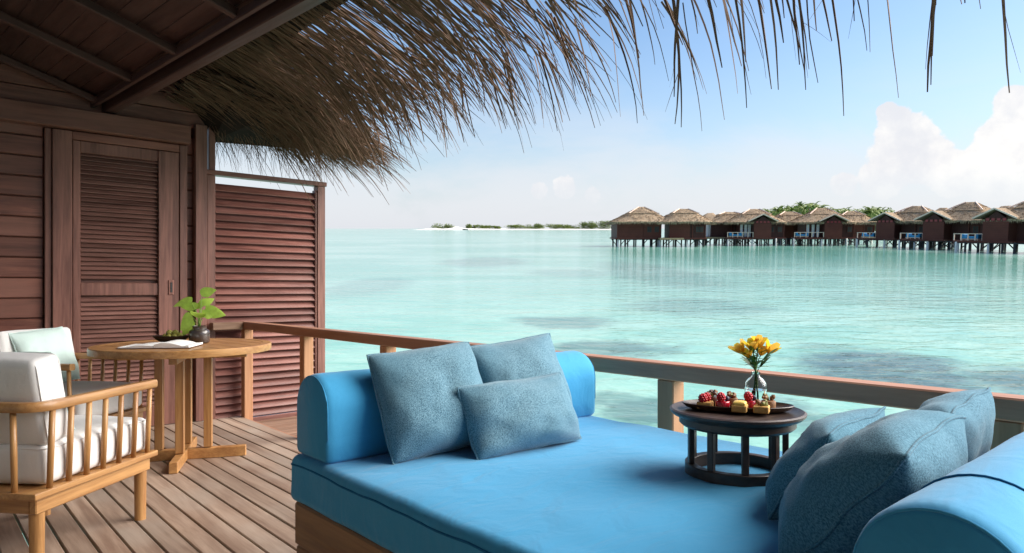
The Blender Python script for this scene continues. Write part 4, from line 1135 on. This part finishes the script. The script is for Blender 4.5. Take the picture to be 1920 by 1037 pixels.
def berry(m, c, r, seed):
    rr = random.Random(seed)
    for i in range(6):
        th = math.pi * (i + 0.5) / 6; n = max(3, int(9 * math.sin(th)))
        for j_ in range(n):
            a = 2 * math.pi * (j_ + 0.5 * (i % 2)) / n
            q = Vector(c) + Vector((math.sin(th) * math.cos(a), math.sin(th) * math.sin(a), math.cos(th) * 1.1)) * r * 0.8
            ico(m, q, r * 0.34)
def ico(m, c, r, jit=0.0, sc=(1, 1, 1)):
    t = (1 + 5 ** 0.5) / 2
    vs = [Vector(v).normalized() for v in ((-1, t, 0), (1, t, 0), (-1, -t, 0), (1, -t, 0), (0, -1, t), (0, 1, t), (0, -1, -t), (0, 1, -t), (t, 0, -1), (t, 0, 1), (-t, 0, -1), (-t, 0, 1))]
    fs = [(0, 11, 5), (0, 5, 1), (0, 1, 7), (0, 7, 10), (0, 10, 11), (1, 5, 9), (5, 11, 4), (11, 10, 2), (10, 7, 6), (7, 1, 8), (3, 9, 4), (3, 4, 2), (3, 2, 6), (3, 6, 8), (3, 8, 9), (4, 9, 5), (2, 4, 11), (6, 2, 10), (8, 6, 7), (9, 8, 1)]
    m.raw([Vector(c) + Vector((v.x * sc[0], v.y * sc[1], v.z * sc[2])) * r * (1 + random.uniform(-jit, jit)) for v in vs], fs)
def ball(m, c, r, n=12, k=8, sz=1.0):
    m.lathe([(r * math.sin(math.pi * i / k) + 1e-5, -r * sz * math.cos(math.pi * i / k)) for i in range(k + 1)], n, c)

PASTRY = plate_group = 'pastries on the oval plate'
def pastry(kind, label, px, py, rot=0.4):
    p = lvl(px, py, DZ)
    c = (p - Vector((1.800, 1.028, DZ)))
    t = thing('pastry', label, 'pastry', p, rot, plate_group); t.scale = (1.0,) * 3
    if kind in ('rasp_tart', 'custard', 'nut_tart'):
        b_ = MB().box((0, 0, 0.0095), (0.042, 0.040, 0.019)).build('crust', 'pastry', t, bevel=0.003, seg=2)
        if kind == 'custard':
            rounded_box((0.037, 0.035, 0.012), 0.005, (0, 0, 0.004), n=3).build('custard', 'custard', t, smooth=True).location = (0, 0, 0.021)
        if kind == 'rasp_tart':
            for i, q in enumerate(((-0.010, 0.004, 0.028), (0.010, -0.002, 0.0285))):
                m = MB(); berry(m, q, 0.0125, i); m.build('raspberry', 'raspberry', t, smooth=True)
        if kind == 'nut_tart':
            for i in range(11):
                m = MB(); ico(m, (random.uniform(-.014, .014), random.uniform(-.013, .013), 0.022 + random.uniform(0, .009)), random.uniform(.005, .0075), 0.25); m.build('nut', 'nut' if i % 3 else 'pistachio', t)
    elif kind == 'red':
        MB().lathe([(0.0175, 0.0), (0.0195, 0.003), (0.0195, 0.021), (0.0175, 0.0235), (0, 0.0235)], 24).build('glazed_cup', 'red_glaze', t, smooth=True, angle=0.9)
        for i, q in enumerate(((-0.006, 0.003, 0.034), (0.009, 0.006, 0.033))):
            m = MB(); berry(m, q, 0.0115, i + 4); m.build('raspberry', 'raspberry', t, smooth=True)
        m = MB(); ball(m, (0.006, -0.010, 0.030), 0.0075); m.build('blueberry', 'blueberry', t, smooth=True)
    else:
        MB().lathe([(0.0165, 0.0), (0.0185, 0.003), (0.0195, 0.022), (0.018, 0.025), (0, 0.025)], 24).build('brown_cup', 'chocolate' if kind == 'choc' else 'nut', t, smooth=True, angle=0.9)
        for i in range(12):
            m = MB(); ico(m, (random.uniform(-.013, .013), random.uniform(-.013, .013), 0.029 + random.uniform(0, .009)), random.uniform(.005, .0075), 0.25); m.build('nut', 'chocolate' if (kind == 'choc' and i % 2) else ('nut' if i % 3 else 'pistachio'), t)
pastry('choc', 'round brown nut pastry behind the raspberry tart at the left', 1336, 759.5)
pastry('nutcup', 'round brown pistachio topped pastry, middle of the back row', 1370, 761.5)
pastry('nutcup', 'round brown nut pastry at the right end of the back row', 1441, 768)
pastry('rasp_tart', 'square yellow tart topped with two red raspberries, leftmost', 1322, 765)
pastry('red', 'round red glazed pastry with berries left of the yellow custard square', 1355, 767.5)
pastry('custard', 'plain square yellow custard tart in the front row', 1387, 771.5)
pastry('red', 'round red glazed pastry with berries right of the yellow custard square', 1406, 766)
pastry('nut_tart', 'square nut covered tart at the right of the front row', 1428, 773.5)

VP_ = lvl(1417, 757, PZ + 0.002)
va = thing('glass_vase', 'small clear glass bottle vase holding yellow flowers', 'vase', VP_)
outer = [(0.0, 0.0), (0.027, 0.0), (0.031, 0.004), (0.0315, 0.05), (0.029, 0.064), (0.021, 0.075), (0.0125, 0.081), (0.011, 0.088), (0.0135, 0.094)]
inner = [(0.0120, 0.094), (0.0095, 0.088), (0.011, 0.080), (0.0195, 0.0735), (0.0275, 0.063), (0.0298, 0.05), (0.0292, 0.006), (0.0, 0.005)]
MB().lathe(outer + inner, 36).build('bottle', 'clear_glass', va, smooth=True, weld=True)
MB().lathe([(0.0, 0.0062), (0.0288, 0.0065), (0.0294, 0.042), (0.0, 0.042)], 36).build('water', 'clear_glass', va, smooth=True, weld=True, angle=0.9)

def leaf_blade(m, base, d, L, w, fold=0.25, curl=0.5, n=7, side=None, heart=False, blunt=False):
    """curved pointed leaf with a folded midrib, real thickness left to two faces"""
    d = Vector(d).normalized(); up = Vector((0, 0, 1))
    sd = Vector(side).normalized() if side is not None else d.cross(up).normalized()
    p = Vector(base); top = []
    for i in range(n + 1):
        t = i / n
        if heart: ww = w * (math.sin(math.pi * min(1, t * 0.86 + 0.14) ** 0.75)) ** 0.85 if 0 < t < 1 else w * (0.25 if t == 0 else 0)
        elif blunt: ww = w * math.sin(math.pi * (0.10 + 0.78 * t)) ** 0.7
        else: ww = w * math.sin(math.pi * (0.06 + 0.94 * t) ** 0.8) if t < 1 else 0
        nn = sd.cross(d).normalized()
        top.append((p.copy(), sd.copy(), nn.copy(), ww))
        d = (d + up * (-curl / n)).normalized(); p = p + d * (L / n)
    vs = []; fs = []
    for (c, s_, nn, ww) in top:
        vs += [c - s_ * ww + nn * abs(ww) * fold, c, c + s_ * ww + nn * abs(ww) * fold]
    o = len(top)
    for i in range(o - 1):
        for q in (0, 1): fs.append((i * 3 + q, i * 3 + q + 1, (i + 1) * 3 + q + 1, (i + 1) * 3 + q))
    m.raw(vs, fs)

def flower(label, top, lean, seed, leaves=5, size=0.041):
    rr = random.Random(seed)
    t = thing('flower', label, 'flower', VP_, 0, 'yellow flowers in the glass vase')
    b0 = Vector((rr.uniform(-.012, .012), rr.uniform(-.012, .012), 0.012)); nk = Vector((rr.uniform(-.004, .004), rr.uniform(-.004, .004), 0.09)); tp = Vector(top)
    pts = [b0, b0.lerp(nk, .5), nk, nk.lerp(tp, .5) + Vector((0, 0, .008)), tp]
    MB().tube(pts, [.0022, .0022, .0022, .002, .0018], 6).build('stem', 'flower_leaf', t, smooth=True)
    dirv = (tp - pts[3]).normalized() + Vector((0, 0, .25)); dirv.normalize()
    e1 = dirv.cross(Vector((0.3, 0.8, 0.1))).normalized(); e2 = dirv.cross(e1)
    for i in range(6):
        a = 2 * math.pi * i / 6 + rr.uniform(-.2, .2)
        out = e1 * math.cos(a) + e2 * math.sin(a)
        m = MB(); leaf_blade(m, tp, dirv * 1.0 + out * 0.50, size * rr.uniform(.85, 1.05), size * 0.30, 0.22, 0.0, 6, side=dirv.cross(out), blunt=True)
        # outward flare at the rim
        m.v = [tuple(Vector(v) + out * ((Vector(v) - tp).dot(dirv) / size) ** 3 * size * 0.35) for v in m.v]
        m.build('petal', 'petal' if i % 2 else 'petal_heart', t, smooth=True)
    for i in range(leaves):
        f = rr.uniform(.25, .95); q = nk.lerp(tp, f); a = rr.uniform(0, 6.28)
        m = MB(); leaf_blade(m, q, (math.cos(a), math.sin(a), rr.uniform(.5, 1.2)), rr.uniform(.04, .06), .0075, .2, rr.uniform(.2, .9), 7)
        m.build('leaf', 'flower_leaf', t, smooth=True)
right = Vector((SH, -CH, 0)); fwd = Vector((CH, SH, 0))
flower('yellow flower leaning farthest left in the glass vase', right * -0.037 + fwd * 0.005 + Vector((0, 0, .150)), 0, 1)
flower('yellow flower second from left, in front, in the glass vase', right * -0.013 + fwd * -0.012 + Vector((0, 0, .158)), 0, 2)
flower('tallest yellow flower near the middle of the glass vase', right * 0.009 + fwd * 0.006 + Vector((0, 0, .166)), 0, 3, 4)
flower('yellow flower leaning farthest right with a long green leaf', right * 0.037 + Vector((0, 0, .150)), 0, 4, 4)

flower('half open yellow flower low at the back of the glass vase', right * 0.020 + fwd * 0.015 + Vector((0, 0, .142)), 0, 5, 4, 0.031)
flower('half open yellow flower low at the left front of the glass vase', right * -0.022 + fwd * -0.012 + Vector((0, 0, .138)), 0, 6, 4, 0.031)

# ------------------------------------------------------------------ round teak table
tb = thing('round_table', 'round teak table with slatted top and four post pedestal', 'table', (1.41, 4.90, 0), R(8))
TH, TR = 0.772, 0.555
MB().lathe([(TR - 0.055, TH - 0.046), (TR - 0.002, TH - 0.046), (TR, TH - 0.042), (TR, TH - 0.004), (TR - 0.004, TH), (TR - 0.055, TH)], 96, closed=True).build('rim', 'teak_x', tb, smooth=True, angle=0.6)
nb = 8; rin = TR - 0.0565; bw = 2 * rin / nb
for i in range(nb):
    a, b_ = -rin + i * bw + 0.0035, -rin + (i + 1) * bw - 0.0035
    poly = []
    K = 10
    for q in range(K + 1):
        x = a + (b_ - a) * q / K; poly.append((x, -math.sqrt(max(0, rin * rin - x * x))))
    for q in range(K, -1, -1):
        x = a + (b_ - a) * q / K; poly.append((x, math.sqrt(max(0, rin * rin - x * x))))
    # drop duplicate end points where the circle closes
    pp = [poly[0]]
    for q in poly[1:]:
        if (Vector(q) - Vector(pp[-1])).length > 1e-4: pp.append(q)
    MB().prism(pp, TH - 0.028, TH - 0.0015).build('top_board', 'teak_y', tb)
MB().lathe([(0.0, TH - 0.047), (TR - 0.10, TH - 0.047), (TR - 0.10, TH - 0.030), (0.0, TH - 0.030)], 48).build('under_frame', 'teak_x', tb)
CA = R(57)
for i in range(4):
    a = CA + i * math.pi / 2
    c, s = math.cos(a), math.sin(a)
    M = Matrix.Rotation(a, 3, 'Z')
    MB().box((0.150 * c, 0.150 * s, 0.4), (0.052, 0.052, 0.65), M).build('pedestal_post', 'teak_z', tb, bevel=0.003)
    MB().box((0.203 * c, 0.203 * s, 0.035), (0.376 if i % 2 else 0.376, 0.052, 0.070), M).build('foot', 'teak_x', tb, bevel=0.004)
    MB().box((0.20 * c, 0.20 * s, TH - 0.072), (0.39, 0.05, 0.048), M).build('top_arm', 'teak_x', tb, bevel=0.003)

# things on the table
bk = thing('open_book', 'open book with blank white pages on the round table', 'book', lvl(303, 650, TH + 0.001), R(-34))
def page_block(s, w, h, th):
    m = MB(); n = 10; top = []
    for i in range(n + 1):
        t = i / n; x = s * (0.002 + w * t)
        z = th * (0.35 + 0.95 * math.sin(math.pi * min(1, t * 1.15 + 0.08)) ** 0.7 * (1 - 0.62 * t)) if t < 1 else th * 0.45
        top.append((x, z))
    vs = [(x, -h / 2, 0.0035) for x, z in top] + [(x, -h / 2, z + 0.004) for x, z in top] + [(x, h / 2, 0.0035) for x, z in top] + [(x, h / 2, z + 0.004) for x, z in top]
    k = n + 1; fs = []
    for i in range(n):
        fs += [(i, i + 1, k + i + 1, k + i), (2 * k + i + 1, 2 * k + i, 3 * k + i, 3 * k + i + 1), (k + i, k + i + 1, 3 * k + i + 1, 3 * k + i), (i + 1, i, 2 * k + i, 2 * k + i + 1)]
    fs += [(n, 2 * k + n, 3 * k + n, k + n), (0, k, 3 * k, 2 * k)]
    return m.raw(vs, fs)
MB().box((0, 0, 0.0016), (0.435, 0.292, 0.0032)).build('cover', 'chocolate', bk, bevel=0.001)
page_block(-1, 0.205, 0.28, 0.014).build('left_pages', 'paper', bk)
page_block(1, 0.208, 0.28, 0.027).build('right_pages', 'paper', bk)

bp = lvl(321, 643, TH)
bw_ = thing('fruit_bowl', 'shallow dark oval bowl of green fruit on the round table', 'bowl', bp, R(-42))
MB().lathe([(0.0, 0.0), (0.45, 0.0), (0.78, 0.022), (1.0, 0.047), (1.02, 0.050), (0.985, 0.0505), (0.74, 0.028), (0.42, 0.009), (0.0, 0.008)], 48, sx=0.128, sy=0.075).build('dish', 'dark_bowl', bw_, smooth=True, angle=1.0)
Mb = Matrix.Rotation(R(-42), 3, 'Z')
for i, (fx, fy, fz) in enumerate(((-0.038, -0.008, 0.036), (-0.006, -0.022, 0.036), (0.028, -0.010, 0.037), (0.052, 0.006, 0.043), (-0.018, 0.022, 0.037), (0.014, 0.022, 0.037), (-0.012, 0.000, 0.061), (0.026, 0.006, 0.062))):
    m = MB(); ball(m, (0, 0, 0), 0.022 * random.uniform(0.92, 1.08), 14, 10, 0.9)
    o = m.build('green_fruit', 'fruit', None, smooth=True, weld=True)
    o.location = bp + Mb @ Vector((fx, fy, fz + 0.008)); o.rotation_euler = (random.uniform(-.6, .6), random.uniform(-.6, .6), 0)
    tag(o, 'round olive green fruit piled in the dark shallow bowl', 'fruit', 'green fruit in the bowl')
    MB().tube([(0, 0, 0.019), (0.001, 0, 0.024)], [0.003, 0.002], 5).build('stalk', 'leaf_stalk', o)

jp = lvl(374, 643, TH)
jar = thing('plant_jar', 'dark glazed ceramic jar with a leafy plant on the round table', 'jar', jp)
MB().lathe([(0.0, 0.0), (0.058, 0.0), (0.066, 0.006), (0.067, 0.070), (0.063, 0.086), (0.050, 0.094), (0.044, 0.098), (0.046, 0.112), (0.050, 0.117), (0.043, 0.118), (0.038, 0.110), (0.036, 0.09), (0.0, 0.085)], 40).build('vessel', 'ceramic', jar, smooth=True, angle=1.0)
plant = thing('leafy_plant', 'bright lime green leafy cutting growing from the dark jar', 'plant', jp + Vector((0, 0, 0.088)))
PRR = random.Random(21)
for i, (u, v, h, L, w) in enumerate(((-0.10, 0.0, 0.19, 0.125, 0.026), (0.035, -0.01, 0.235, 0.115, 0.028), (0.075, 0.02, 0.115, 0.125, 0.036), (-0.07, -0.03, 0.09, 0.11, 0.034), (0.01, -0.05, 0.085, 0.095, 0.034),
                                     (-0.085, 0.03, 0.06, 0.13, 0.033), (0.06, -0.04, 0.10, 0.085, 0.028), (-0.02, 0.05, 0.15, 0.11, 0.030), (0.02, 0.03, 0.17, 0.09, 0.026), (-0.05, 0.0, 0.145, 0.10, 0.026))):
    e = right * u * 0.55 + fwd * v * 0.6 + Vector((0, 0, h))
    st = MB().tube([(0, 0, -0.03), right * u * 0.12 + Vector((0, 0, h * 0.5)), e], [.0028, .0024, .0018], 6).build('leaf_stalk', 'leaf_stalk', plant, smooth=True)
    m = MB(); dd = right * u * 6 + fwd * v * 4 + Vector((0, 0, 0.30 if i not in (3, 5) else -0.15))
    leaf_blade(m, e, dd, L * 1.1, w * 1.5, 0.16, 1.3, 9, heart=True, side=(dd.cross(fwd).normalized() + fwd * PRR.uniform(-0.45, 0.45)).normalized())
    m.build('leaf', 'leaf', plant, smooth=True)

# ------------------------------------------------------------------ arm chairs with spindle arms
def arm_chair(label, loc, heading):
    t = thing('arm_chair', label, 'chair', loc, heading, 'teak arm chairs')
    LD, LW = 0.76, 0.63                     # depth (x) and width (y); front at +x
    MB().box((0.0, 0, 0.318), (LD, LW, 0.028)).build('seat_board', 'teak_x', t, bevel=0.005, seg=2)
    for s in (-1, 1):
        MB().box((-0.005, s * (LW / 2 - 0.035), 0.272), (LD - 0.06, 0.032, 0.062)).build('apron', 'teak_x', t, bevel=0.004)
    for s in (-1, 1):
        MB().box((s * (LD / 2 - 0.045), 0, 0.2715), (0.032, LW - 0.104, 0.061)).build('apron', 'teak_y', t, bevel=0.004)
    for sx in (-1, 1):
        for sy in (-1, 1):
            MB().tube([(sx * (LD / 2 - 0.065), sy * (LW / 2 - 0.052), 0.0), (sx * (LD / 2 - 0.065), sy * (LW / 2 - 0.052), 0.302)], [0.026, 0.029], 20).build('leg', 'teak_z', t, smooth=True, angle=0.8)
    # arm and back rail in one bent piece
    AZ = 0.672; hx0, hy0 = LD / 2 - 0.012, LW / 2 - 0.004; rr = 0.085
    path = [(LD / 2 - 0.03, -hy0, AZ)]
    for i in range(9):
        a = R(270 - 90 * i / 8); path.append((-hx0 + rr + rr * math.cos(a), -hy0 + rr + rr * math.sin(a), AZ))
    for i in range(9):
        a = R(180 - 90 * i / 8); path.append((-hx0 + rr + rr * math.cos(a), hy0 - rr + rr * math.sin(a), AZ))
    path.append((LD / 2 - 0.03, hy0, AZ))
    m = MB(); sec = [(-.021, -.012), (-.021, .012), (-.015, .0195), (.015, .0195), (.021, .012), (.021, -.012), (.015, -.0195), (-.015, -.0195)]
    P = [Vector(p) for p in path]; k = len(P)
    for i, p in enumerate(P):
        d = (P[min(i + 1, k - 1)] - P[max(i - 1, 0)]).normalized(); sd = d.cross(Vector((0, 0, 1)))
        for (a, b_) in sec: m.v.append(tuple(p + sd * a + Vector((0, 0, b_))))
    ns = len(sec)
    for i in range(k - 1):
        for q in range(ns): m.f.append((i * ns + q, i * ns + (q + 1) % ns, (i + 1) * ns + (q + 1) % ns, (i + 1) * ns + q))
    m.f.append(tuple(range(ns))); m.f.append(tuple((k - 1) * ns + q for q in range(ns - 1, -1, -1)))
    m.build('arm_rail', 'teak_x', t, smooth=True, weld=True, angle=0.7)
    def spindle(x, y, lx, ly):
        MB().tube([(x, y, 0.325), (x + lx * .5, y + ly * .5, 0.49), (x + lx, y + ly, AZ - 0.012)], [0.0115, 0.0125, 0.0115], 12).build('spindle', 'teak_z', t, smooth=True)
    for s in (-1, 1):
        for i in range(7): spindle(LD / 2 - 0.058 - i * 0.1015, s * (LW / 2 - 0.020), 0, s * 0.014)
    for i in range(5): spindle(-LD / 2 + 0.02, -0.205 + i * 0.1025, -0.008, 0)
    return t

def chair_soft(loc, heading, words, seatlab, backlab, pillab, pil_off, pil_roll):
    M = Matrix.Translation(Vector(loc)) @ Matrix.Rotation(heading, 4, 'Z')
    o = rounded_box((0.66, 0.555, 0.165), 0.032, (0.006, 0.006, 0.018), n=10, wob=0.004, seed=heading).build('seat_cushion', 'white_canvas', None, smooth=True)
    o.matrix_world = M @ Matrix.Translation((0.035, 0, 0.420)); tag(o, seatlab, 'cushion')
    MB().tube(loop_pts(0.327, 0.2745, 0.068, 0.034), 0.003, 5, cap=False).build('piping', 'white_canvas', o, smooth=True)
    b_ = rounded_box((0.145, 0.555, 0.37), 0.030, (0.016, 0.004, 0.006), n=9, wob=0.004, seed=heading + 2).build('back_cushion', 'white_canvas', None, smooth=True)
    b_.matrix_world = M @ Matrix.Translation((-0.243, 0, 0.685)) @ Matrix.Rotation(R(-11), 4, 'Y'); tag(b_, backlab, 'cushion')
    for sgn in (-1, 1):
        lp = [(sgn * 0.058, y, z) for (y, z, _) in loop_pts(0.274, 0.182, 0, 0.034)]
        MB().tube(lp, 0.003, 5, cap=False, up0=(1, 0, 0)).build('piping', 'white_canvas', b_, smooth=True)
    q = M @ Vector((pil_off[0], pil_off[1], 0.508))
    pillow('scatter_pillow', pillab, 'pillow', 0.44, 0.40, 0.14, 'mint_canvas', q, heading, 20, pil_roll, 30 + int(heading * 10), 'mint pillows')

C1, H1 = (0.470, 3.760, 0), R(41)
C2, H2 = (0.790, 5.300, 0), R(-52)
arm_chair('teak arm chair with spindle arms in the left foreground', C1, H1)
arm_chair('teak arm chair tucked behind the round table by the wall', C2, H2)
chair_soft(C1, H1, '', 'thick white seat cushion on the near arm chair', 'white block back cushion of the near arm chair', 'pale mint pillow mostly hidden behind the near white back cushion', (-0.055, 0.0), 0)
chair_soft(C2, H2, '', 'white seat cushion on the far arm chair by the wall', 'white back cushion behind the mint pillow on the far chair', 'pale mint green pillow standing on the far arm chair', (-0.075, 0.015), -3)
